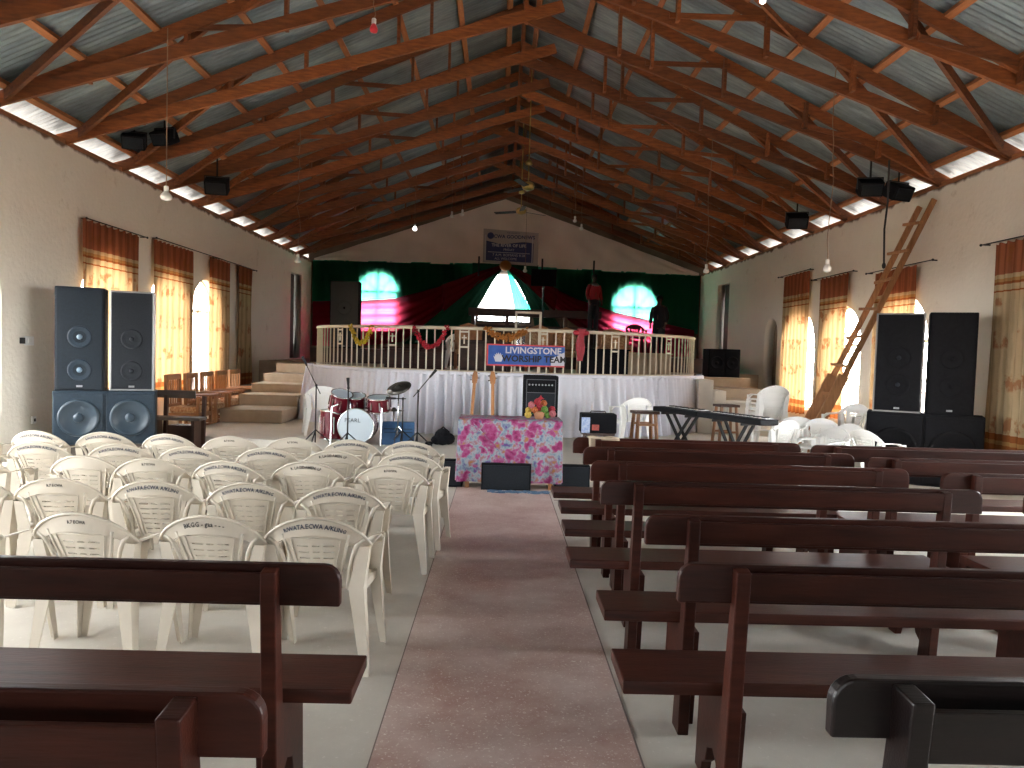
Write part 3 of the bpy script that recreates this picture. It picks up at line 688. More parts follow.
# ------------------------------------------------------------------ plastic armchair
def leg_l(b, pts, ws, sx, sy):
    """tapering L-section along pts; sx, sy: outward directions"""
    n_ = len(pts); vs = []; 
    for p_, w in zip(pts, ws):
        x, y, z = p_
        vs += [(x - sx * w, y, z), (x, y, z), (x, y - sy * w, z)]
    fs = []
    for i in range(n_ - 1):
        a = i * 3; fs += [(a, a + 1, a + 4, a + 3), (a + 1, a + 2, a + 5, a + 4)]
    b.add(vs, fs)
def band(t):
    s_ = sin(t); c_ = cos(t)
    O = Vector((-.268 * c_, .03 - .085 * s_, .655 + .145 * abs(s_) ** 1.35))
    I = Vector((-.215 * c_, .035 - .085 * s_, .640 + .072 * abs(s_) ** 1.2))
    return O, I
def make_chair(name, label, m, group, inkm=M_ink, txt=None):
    t = thing(name, label, 'chair', (0, 0, 0), 0, group)
    # backrest: rim band + slotted panel
    b = MB()
    b.grid(lambda u, v: band(pi * u)[0].lerp(band(pi * u)[1], v), 36, 2)
    def pf(u, v):
        hw = .105 + .06 * v ** 1.3; x = -hw + 2 * hw * u; z = .42 + .295 * v
        y = .055 - .095 * v - .012 * cos(pi * (u - .5)) + .012
        return (x, y, z)
    def skip(i, j): return j in (4, 8, 12, 16, 20, 24, 28) and i in (3, 4, 5, 7, 8, 10, 11, 12)
    b.grid(pf, 16, 36, skip)
    b.build('backrest', m, t, solid=.006)
    MB().tube([band(pi * k / 30)[0] + Vector((0, -.004, 0)) for k in range(31)], .0075, 6).build('top_rim', m, t, smooth=True)
    bp_ = [pf(.12, .1), pf(.12, .5), pf(.11, .93), pf(.5, .93), pf(.89, .93), pf(.88, .5), pf(.88, .1)]
    MB().tube([(q[0], q[1] - .005, q[2]) for q in bp_], .0045, 5).build('back_border', m, t, smooth=True)
    for s in (0, 1):
        sg = -1 if s == 0 else 1
        MB().tube([pf(s, k / 8) for k in range(9)] , .009, 6).build('back_rib', m, t, smooth=True)
        MB().tube([(sg * .235, -.0, .69), (sg * .205, .0, .665), (sg * .18, .012, .61), (sg * .16, .03, .53), (sg * .15, .05, .42)], .011, 6).build('side_rib', m, t, smooth=True)
    for s in (-1, 1):
        b = MB()
        def af(u, v, s=s):
            y = .03 + .35 * u; w = .05 + .012 * sin(pi * u)
            x = s * (.268 + .012 * u) - s * w * v
            z = .655 - .015 * u - .015 * v - (.05 * max(0, u - .8) / .2)
            return (x, y, z)
        b.grid(af, 8, 2); b.build('armrest', m, t, smooth=True, solid=.007)
    b = MB()
    b.grid(lambda u, v: ((u - .5) * (.42 + .05 * v), .05 + .37 * v, .425 - .02 * sin(pi * u) * sin(pi * min(1, v * 1.2)) - (.04 * max(0, v - .85) / .15)), 12, 12)
    b.build('seat', m, t, smooth=True, solid=.008)
    for s in (-1, 1): MB().grid(lambda u, v, s=s: (s * (.21 + .025 * u), .05 + .36 * u, .425 - .045 * v), 4, 1).build('seat_rim', m, t, solid=.007)
    for s in (-1, 1):
        b = MB(); leg_l(b, [(s * .262, .0, .65), (s * .235, .005, .44), (s * .255, -.01, .22), (s * .275, -.03, 0)], [.05, .075, .055, .035], s, -1); b.build('leg', m, t, solid=.007)
        b = MB(); leg_l(b, [(s * .28, .385, .63), (s * .262, .405, .44), (s * .275, .41, .22), (s * .295, .42, 0)], [.045, .08, .055, .035], s, 1); b.build('leg', m, t, solid=.007)
    return t
def chair_text(t, body, size, m, off=0):
    def fn(x, y):
        tt = pi / 2 + (x / .262)
        O, I = band(tt); p_ = O.lerp(I, .45 - y / .085)
        return (p_.x, p_.y - .009, p_.z)
    return text_part('lettering', body, size, lambda x, y: fn(x + off, y), m, t, .0008, 1)
BODY = 'R/WATA.ECWA A/KLING'
ch0 = make_chair('plastic_chair', '', M_plastic, 'cream plastic chairs left of the aisle')
tx_main = chair_text(ch0, BODY, .032, M_ink); tx_s1 = chair_text(ch0, 'R.7 ECWA', .022, M_inkk); tx_s2 = chair_text(ch0, 'BKGG - gaa - - -', .034, M_inkk, -.02); tx_s3 = chair_text(ch0, 'R. LAGIDAMEN. LP', .030, M_inkk)
TXT = {'m': tx_main.data, 's': tx_s1.data, 'b': tx_s2.data, 'l': tx_s3.data}
for o in (tx_s1, tx_s2, tx_s3): bpy.data.objects.remove(o)
rows = [
 ('front row by the pew', 3.57, [(-2.69, ''), (-2.03, 's'), (-1.39, 'b'), (-.88, 'm')]),
 ('second row from the pew', 4.46, [(-3.22, ''), (-2.66, 's'), (-2.09, 'm'), (-1.50, 'm'), (-.94, 'm')]),
 ('third row from the pew', 5.33, [(-3.84, ''), (-3.01, ''), (-2.52, 's'), (-1.96, 'm'), (-1.38, 'l'), (-.77, 's')]),
 ('fourth row from the pew', 6.0, [(-4.45, ''), (-3.75, 'm'), (-3.10, 'm'), (-2.50, 'm'), (-1.90, 'm'), (-1.34, 'l'), (-.72, 'm')]),
 ('row nearest the stage', 6.75, [(-4.85, ''), (-4.20, 'm'), (-3.60, 'm'), (-3.0, 'm'), (-2.45, 's'), (-1.89, 's'), (-1.33, 'm'), (-.78, 'm')]),
]
TXL = {'m': 'blue lettering', 's': 'short word', 'b': 'black handwriting', 'l': 'black lettering', '': 'plain rim'}
rr = random.Random(3)
made = []
for rn, y, cs in rows:
    for i, (x, tx) in enumerate(cs):
        c = copy_tree(ch0) if made or True else ch0
        for o in list(c.children):
            if o.name.startswith('lettering'):
                if tx: o.data = TXT[tx]
                else: bpy.data.objects.remove(o)
        k = len(cs) - i
        c['label'] = 'cream plastic chair, %s, %s, %s' % (TXL[tx], rn, 'beside the aisle' if k == 1 else '%s from the aisle' % ORD[k - 1])
        c.location = (x + rr.uniform(-.015, .015), y + .07 + rr.uniform(-.04, .04), 0); c.rotation_euler = (0, 0, rr.uniform(-.10, .10))
        made.append(c)
for o in list(ch0.children): bpy.data.objects.remove(o)
bpy.data.objects.remove(ch0)
# white chairs at the right, by the ladder and keyboard
wc0 = make_chair('white_plastic_chair', '', M_plasticw, 'white plastic chairs on the right by the ladder')
wl = [(4.28, 9.3, 0, 1.9, 'standing by the far end of the keyboards'), (4.62, 9.2, 0, -1.2, 'turned to the wall left of the ladder foot'), (4.72, 10.7, 0, 2.4, 'under the ladder'),
      (4.05, 10.3, 0, .4, 'between the keyboards and the ladder'), (4.78, 9.95, 0, 2.0, 'side on to the view right of the ladder foot'), (5.45, 11.2, .2, 2.0, 'against the side of the right speaker stack'), (4.5, 11.0, 0, -.5, 'behind the ladder foot near the platform edge'),
      (2.12, 11.3, PZ, .3, 'on the platform behind the wooden stool'), (-2.85, 12.0, PZ, .3, 'on the platform behind the drums by the skirt')]
wfirst = True
def next_white():
    global wfirst
    if wfirst: wfirst = False; return wc0
    return copy_tree(wc0)
for x, y, z, rz, d in wl:
    c = next_white(); c.location = (x, y, z); c.rotation_euler = (0, 0, rz); c['label'] = 'white plastic chair ' + d
    if x < 3: c['group'] = 'white plastic chairs on the platform'
for k in range(4):
    c = next_white(); c.location = (4.42, 11.85 - .02 * k, PZ + .075 * k); c.rotation_euler = (0, 0, .1)
    c['label'] = 'white plastic chair in the stack by the right wall, %s' % ['at the bottom', 'second from the bottom', 'second from the top', 'at the top'][k]
c = next_white(); c.location = (5.0, 12.9, PZ); c.rotation_euler = (0, 0, 1.2); c['label'] = 'white plastic chair on the platform right of the chair stack'
# chairs on the stage
sc1 = next_white(); sc1.location = (-.98, 17.2, DZ); sc1.rotation_euler = (0, 0, .1); sc1['label'] = 'white plastic chair on the stage behind the railing'; sc1['group'] = 'chairs on the stage'
M_redlitpl = principled('red_lit_plastic', (.10, .01, .012), rough=.4)  # red light and silhouette darkness put into the chair's colour
sc2 = make_chair('stage_plastic_chair', 'plastic chair coloured as lit red before the pink lit window', M_redlitpl, 'chairs on the stage'); sc2.location = (4.15, 22.9, DS + .12); sc2.scale = (1.1, 1.1, 1.1); sc2.rotation_euler = (0, 0, pi)
MB().box((0, .15, -.055), (.8, .7, .11)).build('base', M_darkwood, sc2)

# ------------------------------------------------------------------ pews
def rail_poly(Lg, z0, z1, r=.055):
    pts = [(0, z0), (Lg, z0)]
    for k in range(7): a = k * pi / 12; pts.append((Lg - r + r * cos(a), z1 - r + r * sin(a)))
    for k in range(7): a = pi / 2 + k * pi / 12; pts.append((r + r * cos(a), z1 - r + r * sin(a)))
    return pts
PZT = .97
def make_pew(label, x, y, Lg, rz=0, m=M_pew, side=1, posts=None, ext=.13, bb=-.064, group='wooden pews right of the aisle', rh=.13, name='wooden_pew'):
    """local x from the aisle end; rail at y = 0, seat towards the stage"""
    t = thing(name, label, 'pew', (x, y, 0), rz, group)
    S = side
    def X(v): return S * v
    MB().prism([(X(a), b_) for a, b_ in rail_poly(Lg, PZT - rh, PZT)], 'y', -.0175, .0175).build('back_rail', m, t, bevel=.006)
    MB().box((X(Lg / 2 - ext / 2), .355, .448), (Lg + ext, .30, .05)).build('seat', M_pews if m is M_pew else m, t, bevel=.006)
    for px_ in (posts or (.20, Lg - .22)):
        MB().prism([(.0, 0), (.11, 0), (-.0175, PZT - .006), (bb - .002, PZT - .012)], 'x', X(px_) - .024, X(px_) + .024).build('back_post', m, t, bevel=.005)
        leg = [(.10, 0), (.17, 0), (.19, .06), (.23, .09), (.25, .15), (.30, .18), (.36, .15), (.38, .09), (.42, .06), (.44, 0), (.52, 0), (.49, .437), (.055, .437)]
        MB().prism(leg, 'x', X(px_ + .05) - .02, X(px_ + .05) + .02).build('leg', m, t, bevel=.004)
    pa, pb_ = (posts or (.20, Lg - .22)); h_ = .095 if bb > -.08 else .115; bz = PZT - (.016 if bb > -.08 else .03)
    MB().prism([(bb, bz), (bb + .022, bz), (bb + .034, bz - h_), (bb + .012, bz - h_)], 'x', X(pa + .02), X(pb_ - .02)).build('back_board', m, t, bevel=.004)
    return t
PN = 'dark varnished wooden pew '
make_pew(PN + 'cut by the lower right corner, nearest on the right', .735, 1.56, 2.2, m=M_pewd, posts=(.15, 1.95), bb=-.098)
make_pew(PN + 'first full one on the right of the aisle', .61, 2.41, 2.3)
make_pew(PN + 'second full one on the right of the aisle', .645, 3.14, 2.1)
make_pew(PN + 'third full one on the right of the aisle', .565, 3.96, 2.08)
make_pew(PN + 'fourth full one on the right of the aisle', .60, 4.69, 2.05)
make_pew(PN + 'fifth full one on the right of the aisle', .63, 5.38, 2.0)
make_pew(PN + 'farthest by the aisle with a beige cloth on its rail', .615, 5.98, 1.86)
make_pew(PN + 'in the outer column by the right wall, farthest', 2.53, 5.90, 2.7, ext=.02)
make_pew(PN + 'in the outer column by the right wall, second from farthest', 2.64, 5.22, 2.7, ext=.02)
make_pew(PN + 'in the outer column by the right wall, third from farthest', 2.80, 4.58, 2.7, ext=.02)
make_pew(PN + 'in the outer column by the right wall, nearest', 2.90, 3.98, 2.7, ext=.02)
make_pew(PN + 'whole at the front left of the aisle', -.475, 2.29, 2.2, side=-1, ext=.0, posts=(.21, 1.98), group='wooden pews left of the aisle')
make_pew(PN + 'cut by the lower left corner', -.44, 1.435, 2.0, side=-1, posts=(.15, 1.8), ext=0, bb=-.098, group='wooden pews left of the aisle')
# cloth on far rail
def cl(u, v):
    k = (v - .5) * 2
    if abs(k) < .2: return (.735 + .25 * u, 5.98 - k / .2 * .024, PZT + .006 + .004 * sin(11 * u))
    return (.735 + .25 * u + .01 * k, 5.98 - (.024 + .004 * sin(9 * u)) * (1 if k > 0 else -1), PZT + .006 - (abs(k) - .2) * .11)
b = MB(); b.grid(cl, 10, 20)
tag(b.build('beige_cloth', principled('beige_cloth', (.38, .30, .21), (.44, .35, .25), 10, .9), smooth=True, solid=.008), 'folded beige cloth hung over the rail of the farthest aisle pew', 'cloth')

# ------------------------------------------------------------------ loudspeakers
def tall_speaker(name, label, loc, w, h, d, rz, body, grille, cones=2, edge=None, cz=(.30, .62), conem=None):
    t = thing(name, label, 'loudspeaker', loc, rz, None)
    MB().box((0, d / 2, h / 2), (w, d, h)).build('cabinet', edge or body, t, bevel=.012)
    MB().box((0, -.008, h / 2), (w - .05, .02, h - .05)).build('grille', grille, t, bevel=.004)
    for c in cz[:cones]:
        b = MB().lathe([(.19 * w / .75, 0), (.18 * w / .75, .012), (.155 * w / .75, .010), (.06, .004), (.0, .004)], (0, -.012, h * c), 28, (0, -1, 0))
        cn = b.build('cone', conem or grille, t, smooth=True)
        MB().ball((0.0, -.022, h * c), .035 if conem else .03, 12, (1, .4, 1)).build('dust_cap', M_conel if conem else body, cn, smooth=True)
    MB().box((0, -.022, .06), (.07, .008, .025)).build('badge', M_edge, t)
    MB().box((0, -.012, h * .84), (w * .7, .01, h * .16)).build('horn', body, t)
    return t
def sub_speaker(name, label, loc, w, h, d, rz, body, grille, conem):
    t = thing(name, label, 'loudspeaker', loc, rz)
    MB().box((0, d / 2, h / 2), (w, d, h)).build('cabinet', body, t, bevel=.012)
    for s in (-1, 1):
        g = MB().box((s * w / 4, -.008, h / 2), (w / 2 - .04, .02, h - .08)).build('grille', grille, t, bevel=.004)
        r = min(w / 4, h / 2) * .82
        cn = MB().lathe([(r, 0), (r * .97, .014), (r * .84, .014), (r * .8, .004), (r * .3, .002), (0, .002)], (s * w / 4, -.018, h / 2), 32, (0, -1, 0)).build('cone', conem, t, smooth=True)
        MB().ball((s * w / 4, -.024, h / 2), r * .26, 14, (1, .4, 1)).build('dust_cap', conem, cn, smooth=True)
    return t
def on_front(c, rz, u, v=0): return (c[0] + u * cos(rz) - v * sin(rz), c[1] + u * sin(rz) + v * cos(rz))
cl_, ra_ = (-5.27, 9.98), .38
sub_speaker('subwoofer', 'blue grey double subwoofer under the left tall speakers', (*cl_, .24), 1.22, .72, .50, ra_, M_spkblue, M_spkblue, M_cone)
p_ = on_front(cl_, ra_, 0, .27); o = MB().box((0, 0, .12), (1.15, .46, .24)).build('speaker_plinth', M_greywood, bevel=.01, loc=(*p_, 0)); o.rotation_euler = (0, 0, ra_); tag(o, 'low wooden plinth under the left subwoofer', 'plinth')
tall_speaker('tall_speaker', 'tall blue grey speaker, left one of the pair by the left wall', (*on_front(cl_, ra_, -.30, .03), .96), .58, 1.37, .42, ra_, M_grille, M_spktall, 2, None, (.20, .52), M_spkblue)
tall_speaker('tall_speaker', 'tall dark speaker with pale edges, beside the blue grey one', (*on_front(cl_, ra_, .315, .03), .96), .54, 1.35, .42, ra_, M_grille, M_grille, 2, M_edge, (.20, .52))
cr_, rb_ = (5.74, 9.85), -.50
sub_speaker('subwoofer', 'black double subwoofer under the right tall speakers', (*cr_, .0), 1.40, .97, .45, rb_, M_black, M_black, M_black)
tall_speaker('tall_speaker', 'tall black speaker left of the gap in the right stack', (*on_front(cr_, rb_, -.34, .03), .97), .60, 1.36, .40, rb_, M_grille, M_black, 2, M_edgew, (.28, .55))
tall_speaker('tall_speaker', 'tall plain black speaker nearest the right wall', (*on_front(cr_, rb_, .285, .03), .97), .56, 1.37, .40, rb_, M_black, M_black, 2, None, (.28, .55))
tall_speaker('tall_speaker', 'tall dark speaker on the stage before the left arched window', (-4.25, 20.2, DS), .78, 1.82, .5, .05, M_black, principled('dusty_grille', (.03, .035, .035), rough=.6), 2, None, (.3, .6))
sub_speaker('subwoofer', 'large black box speaker at the right end of the stage', (4.97, 16.3, DZ), .70, .62, .5, 0, M_black, M_black, M_black)
def monitor(label, x, y, w, h, rz=0):
    t = thing('floor_monitor', label, 'stage monitor', (x, y, 0), rz, 'wedge monitors in front of the platform')
    MB().prism([(-0.0, 0), (.36, 0), (.36, h * .5), (.10, h), (.0, h)], 'x', -w / 2, w / 2).build('cabinet', M_black, t, bevel=.01)
    MB().box((0, -.008, h / 2), (w - .04, .014, h - .04)).build('grille', M_grille, t)
monitor('black wedge monitor in front of the floral table', .115, 8.70, .59, .32)
monitor('black wedge monitor left of the floral table', -.62, 8.85, .42, .33)
monitor('black wedge monitor right of the floral table', .92, 8.85, .42, .30)

# ------------------------------------------------------------------ floral table, flowers
ft = thing('folding_table', 'low table under the floral cloth', 'table', (.15, 9.05, 0))
MB().box((0, 0, .80), (1.14, .5, .04)).build('table_top', M_chairwood, ft, bevel=.005)
for sx in (-1, 1):
    for sy in (-1, 1): MB().box((sx * .5, sy * .2, .39), (.05, .05, .78)).build('leg', M_chairwood, ft)
MB().box((0, -.2, .10), (1.05, .04, .09)).build('stretcher', M_cream, ft)
b = MB()
def tcf(u, v):
    # front face of cloth wraps the top then falls
    s = v * 1.25
    x = -.62 + 1.24 * u
    if s < .5: return (x, .27 - .54 * s / .5, .835)
    d = s - .5; 
    return (x + (u - .5) * .02 * d + .0, -.275 - .012 * sin(26 * u + 2 * d) * d * 2, .833 - d * 1.0 * (1 if True else 0))
b.grid(tcf, 50, 24)
for s in (-1, 1): b.grid(lambda u, v, s=s: (s * (.62 + .015 * sin(20 * u) * v + .01 * v), -.27 + .54 * u, .833 - .74 * v), 16, 8)
tc_o = b.build('floral_tablecloth', M_floral, smooth=False, solid=.004, loc=(.15, 9.05, 0)); tag(tc_o, 'pink and blue floral cloth covering the table before the stage', 'tablecloth')
# fold lines on the cloth
b = MB(); b.grid(lambda u, v: (-.47 + .30 * u + .05 * v, -.292 - .012 * sin(pi * v), .82 - .30 * u - .07 * v), 8, 3); b.build('fold', M_floral, tc_o, smooth=True, solid=.006)
fl = thing('flower_arrangement', 'bunch of artificial flowers in a small pot on the floral table', 'flowers', (.50, 8.98, .84))
MB().lathe([(.05, 0), (.075, .08), (.07, .09), (.0, .085)], (0, 0, 0), 16).build('pot', M_pot, fl, smooth=True)
cols = [('orange_bloom', (.32, .08, .015)), ('red_bloom', (.24, .006, .015)), ('yellow_bloom', (.34, .23, .03)), ('pink_bloom', (.32, .09, .10)), ('green_bloom', (.07, .15, .015))]
fm = {n_: principled(n_, c_, rough=.7) for n_, c_ in cols}
spots = [(-.13, .10, 'yellow_bloom'), (-.10, .17, 'pink_bloom'), (-.03, .21, 'red_bloom'), (-.06, .11, 'orange_bloom'), (.05, .19, 'orange_bloom'), (.06, .12, 'green_bloom'), (.0, .14, 'red_bloom'), (.15, .12, 'red_bloom'), (.16, .07, 'pink_bloom'), (.02, .06, 'green_bloom'), (-.14, .05, 'yellow_bloom'), (.10, .05, 'green_bloom')]
for x, z, k in spots:
    b = MB(); y = random.uniform(-.06, .02)
    for j in range(7):
        a = j * .9; b.ball((x + .022 * cos(a), y - .01, z + .022 * sin(a)), .022, 6, (1, .6, 1))
    b.ball((x, y - .02, z), .02, 6)
    bl = b.build('flower', fm[k], fl, smooth=True)
    MB().tube([(x * .3, 0, .07), (x, y, z)], .004, 4).build('stem', M_green, bl)

# ------------------------------------------------------------------ guitars and amplifier
def guitar(label, x, y, tilt, hue):
    t = thing('electric_guitar', label, 'guitar', (x, y, PZ + .04), 0)
    t.rotation_euler = (R_(-10), tilt, 0)
    body = [(-.10, 0), (.10, 0), (.155, .06), (.16, .14), (.11, .20), (.12, .27), (.15, .33), (.11, .37), (.05, .33), (-.05, .33), (-.12, .40), (-.155, .36), (-.12, .27), (-.11, .20), (-.16, .14), (-.155, .06)]
    MB().prism(body, 'y', -.02, .02).build('body', hue, t, bevel=.012)
    MB().box((0, -.022, .62), (.048, .02, .62)).build('neck', M_chairwood, t, bevel=.004)
    b = MB().prism([(-.035, .92), (.035, .92), (.05, 1.0), (.03, 1.10), (-.02, 1.12), (-.045, 1.02)], 'y', -.03, -.012); h_ = b.build('headstock', M_chairwood, t, bevel=.003)
    b = MB()
    for k in range(4): b.box((.055 if k % 2 else -.055, -.02, .97 + .035 * k), (.03, .012, .016))
    b.build('tuning_peg', M_metal, h_)
    b = MB(); b.tube([(-.16, -.02, -.12), (-.05, .06, .05), (.0, .12, .35)], .012, 6); b.tube([(.16, -.02, -.12), (.05, .06, .05)], .012, 6); b.tube([(0, .25, -.10), (0, .12, .35)], .012, 6)
    s = b.build('guitar_stand', M_dkmetal); s.location = t.location; tag(s, 'black stand holding the ' + ('left' if x < -.2 else 'right') + ' guitar', 'guitar stand')
guitar('sunburst bass guitar on a stand, left of the two behind the table', -.42, 11.1, .05, M_ora)
guitar('pale electric guitar on a stand, right of the two behind the table', -.07, 11.1, -.03, M_cream)
am = thing('guitar_amplifier', 'tall black amplifier with red emblem behind the floral table', 'amplifier', (.645, 11.3, PZ))
MB().box((0, .2, .55), (.53, .4, 1.08)).build('cabinet', M_black, am, bevel=.012)
b = MB()
for z in (.83, 1.03): b.box((0, -.006, z), (.44, .01, .008))
for x in (-.22, .22): b.box((x, -.006, .93), (.008, .01, .2)); b.box((x, -.006, .43), (.008, .01, .8))
b.build('trim', M_greytrim, am)
MB().box((0, -.004, .43), (.45, .01, .80)).build('grille', M_grille, am)
b = MB()
for k in range(8): b.lathe([(.014, 0), (.012, .015), (0, .015)], (-.18 + .05 * k, -.002, .95), 8, (0, -1, 0))
b.build('control_knob', M_edge, am)
MB().prism([(-.06, .74), (-.02, .76), (0, .80), (.02, .76), (.06, .74), (.02, .735), (0, .72), (-.02, .735)], 'y', -.02, -.01).build('emblem', M_redt, am)
# small amp at right with flowered side
sa = thing('box_amplifier', 'small black box with printed blue corner beside the aisle pews', 'amplifier', (1.43, 10.4, .53))
MB().box((0, .15, .135), (.5, .3, .27)).build('cabinet', M_black, sa, bevel=.01)
MB().box((-.19, -.006, .11), (.12, .012, .22)).build('printed_panel', principled('blue_print', (.15, .25, .5), (.5, .55, .65), 40, .6), sa)
MB().box((-.05, -.008, .08), (.10, .012, .08)).build('sticker', principled('red_sticker', (.5, .08, .06), (.2, .05, .04), 30, .6), sa)
MB().tube([(-.12, .15, .27), (-.1, .15, .30), (.1, .15, .30), (.12, .15, .27)], .008, 6).build('handle', M_dkmetal, sa)

def stool(label, x, y, z0, h, w, m, topm):
    t = thing('wooden_stool', label, 'stool', (x, y, z0), .15)
    MB().box((0, 0, h - .02), (w, w * .8, .04)).build('seat', topm, t, bevel=.006)
    for sx in (-1, 1):
        for sy in (-1, 1): MB().bar((sx * w * .36, sy * w * .28, h - .04), (sx * w * .46, sy * w * .38, 0), .04, .04).build('leg', m, t)
    for zz in (.18, .42):
        for sy in (-1, 1): MB().box((0, sy * w * .35, h * zz / .6), (w * .85, .025, .035)).build('stretcher', m, t)
stool('light wooden stool left of the keyboards', 2.14, 10.75, PZ, .64, .36, M_chairwood, M_darkwood)
stool('light wooden stool right of the keyboards by the stairs', 3.86, 12.45, PZ, .66, .36, M_chairwood, M_darkwood)
stool('low stool carrying the small black box', 1.43, 10.55, PZ, .33, .42, M_darkwood, M_darkwood)

# ------------------------------------------------------------------ keyboards
def keyboard(label, c, ang, Lk, tilt=0):
    t = thing('keyboard', label, 'keyboard', c, ang)
    MB().box((0, 0, 0), (Lk, .30, .07)).build('body', M_kb, t, bevel=.012)
    w = MB().box((0, -.08, .038), (Lk - .16, .13, .012)).build('white_keys', M_white, t, bevel=.002)
    b = MB(); n_ = int((Lk - .2) / .035)
    for k in range(n_):
        if k % 7 not in (2, 6): b.box((-Lk / 2 + .11 + .035 * k, -.055, .05), (.016, .08, .014))
    b.build('black_keys', M_inkk, t)
    MB().box((0, .08, .04), (Lk - .3, .09, .006)).build('control_panel', M_grille, t)
def xstand(label, c, ang, h, zf):
    t = thing('keyboard_stand', label, 'keyboard stand', (c[0], c[1], zf), ang)
    for s in (-1, 1):
        for d in (-.06, .06):
            MB().bar((-s * .26, d, .02), (s * .26, d, h), .03, .03).build('leg', M_dkmetal, t)
    for x in (-.26, .26): MB().bar((x, -.22, .02), (x, .22, .02), .035, .035).build('foot', M_dkmetal, t); MB().bar((x, -.15, h), (x, .15, h), .03, .03).build('arm', M_dkmetal, t)
ka = math.atan2(8.95 - 10.7, 3.30 - 2.30)
K0 = Vector((2.36, 10.75)); K1 = Vector((3.24, 8.85)); dk_ = (K1 - K0); ang = math.atan2(dk_.y, dk_.x)
for i, (f, lk, lab) in enumerate(((.24, .95, 'black electronic keyboard nearer the white skirt'), (.75, 1.15, 'black electronic keyboard nearer the ladder'))):
    p = K0 + dk_ * f
    keyboard(lab, (p.x, p.y, .885), ang + pi, lk)
    zf = PZ if p.y > 10.2 else 0
    xstand('black X-shaped stand under the ' + ('left' if i == 0 else 'right') + ' keyboard', (p.x, p.y), ang, .85 - zf - .015, zf)

# ------------------------------------------------------------------ drum kit
def drum(parent, name, c, r, d, axis, shell=M_drumred, headm=M_head, heads=(1, 1)):
    ax = Vector(axis).normalized(); c = Vector(c)
    o = MB().lathe([(r, -d / 2), (r, d / 2)], c, 28, ax).build(name, shell, parent, smooth=False)
    for s in (-1, 1):
        q = c + ax * s * d / 2
        MB().lathe([(r * .99, -.004), (r * .99, .004), (0, .006)], q, 28, ax).build('drum_head', headm, o, smooth=False)
        h_ = MB().tube([q + (ax.orthogonal().normalized() * cos(a) + ax.cross(ax.orthogonal().normalized()) * sin(a)) * (r + .006) for a in [2 * pi * k / 28 for k in range(29)]], .011, 6).build('hoop', M_metal, o, smooth=True)
    b = MB(); u = ax.orthogonal().normalized(); w = ax.cross(u)
    for k in range(8):
        a = 2 * pi * k / 8 + .2; e = u * cos(a) + w * sin(a); b.bar(c + e * (r + .012) - ax * d * .3, c + e * (r + .012) + ax * d * .3, .016, .012)
    b.build('lug', M_metal, o)
    return o
dt = thing('drum_kit', 'dark red drum kit with pale bass drum head at the stage left', 'drum kit', (-2.1, 11.0, PZ))
bd = drum(dt, 'bass_drum', (0, .15, .27), .26, .40, (0, -1, 0))
text_part('lettering', 'PEARL', .085, lambda x, y: (x - .05, -.062, .36 + y), M_inkk, dt)
drum(dt, 'tom', (-.28, .18, .62), .155, .26, (.25, -.35, 1))
drum(dt, 'tom', (-.05, .26, .60), .13, .22, (0, -.35, 1))
drum(dt, 'snare_drum', (.30, .15, .60), .165, .20, (-.03, -.2, 1))
drum(dt, 'floor_tom', (-.40, .30, .26), .20, .42, (0, 0, 1))
def cyst(parent, c, z, tilt, r, name='cymbal'):
    MB().tube([(c[0], c[1], .05), (c[0], c[1], z)], .011, 8).build('stand_pole', M_metal, parent, smooth=True)
    b = MB()
    for k in range(3):
        a = 2 * pi * k / 3 + .4; b.tube([(c[0], c[1], .28), (c[0] + .24 * cos(a), c[1] + .24 * sin(a), .01)], .009, 6)
    b.build('tripod', M_metal, parent)
    MB().lathe([(r, -.012), (r * .5, .004), (r * .22, .012), (r * .15, .035), (0, .04)], (c[0], c[1], z), 32, tilt).build(name, principled('cymbal_metal', (.09, .085, .075), rough=.35, metal=.8), parent, smooth=True)
cyst(dt, (.60, .10), .86, (-.28, -.55, 1), .19)
cyst(dt, (.50, .35), .50, (0, 0, 1), .16, 'hi_hat')
b = MB()
for x in (-.36, .38): b.tube([(x, -.1, 0), (x, -.05, .55), (x * .6, .1, .62)], .011, 6)
b.build('tom_mount', M_metal, dt)
bb = thing('blue_case', 'blue slatted case on the platform beside the drums', 'case', (-1.50, 11.15, PZ), .1)
MB().prism([(-.10, 0), (.16, 0), (.16, .33), (.04, .33)], 'x', -.24, .24).build('body', M_bluebox, bb, bevel=.01)
b = MB(); [b.box((0, -.055 + .018 * k, .08 + .05 * k), (.42, .012, .01)) for k in range(4)]; b.build('rib', M_dkmetal, bb)
def micstand(label, x, y, z0, h, boom=None, m=M_dkmetal):
    t = thing('microphone_stand', label, 'microphone stand', (x, y, z0))
    MB().tube([(0, 0, .03), (0, 0, h)], .011, 8).build('pole', m, t, smooth=True)
    for k in range(3):
        a = 2 * pi * k / 3 + .5; MB().tube([(0, 0, .22), (.24 * cos(a), .24 * sin(a), .01)], .010, 6).build('leg', m, t)
    if boom:
        MB().tube([(-boom[0] * .45, 0, h - boom[1] * .45), (boom[0], 0, h + boom[1])], .008, 6).build('boom', m, t)
        e = Vector((boom[0], 0, h + boom[1])); dd = Vector((boom[0], 0, boom[1])).normalized()
    else: e = Vector((0, 0, h)); dd = Vector((0, -.3, 1)).normalized()
    mc = MB().tube([e, e + dd * .10, e + dd * .15], [.014, .020, .024], 8).build('microphone', M_dkmetal, t, smooth=True)
    b = MB().ball((0, 0, h), .022, 8); b.build('clutch', m, t)
micstand('boom microphone stand at the left of the drums', -2.67, 10.85, PZ, .87, (-.14, .28))
micstand('straight microphone stand before the bass drum', -2.14, 10.55, PZ, .86)
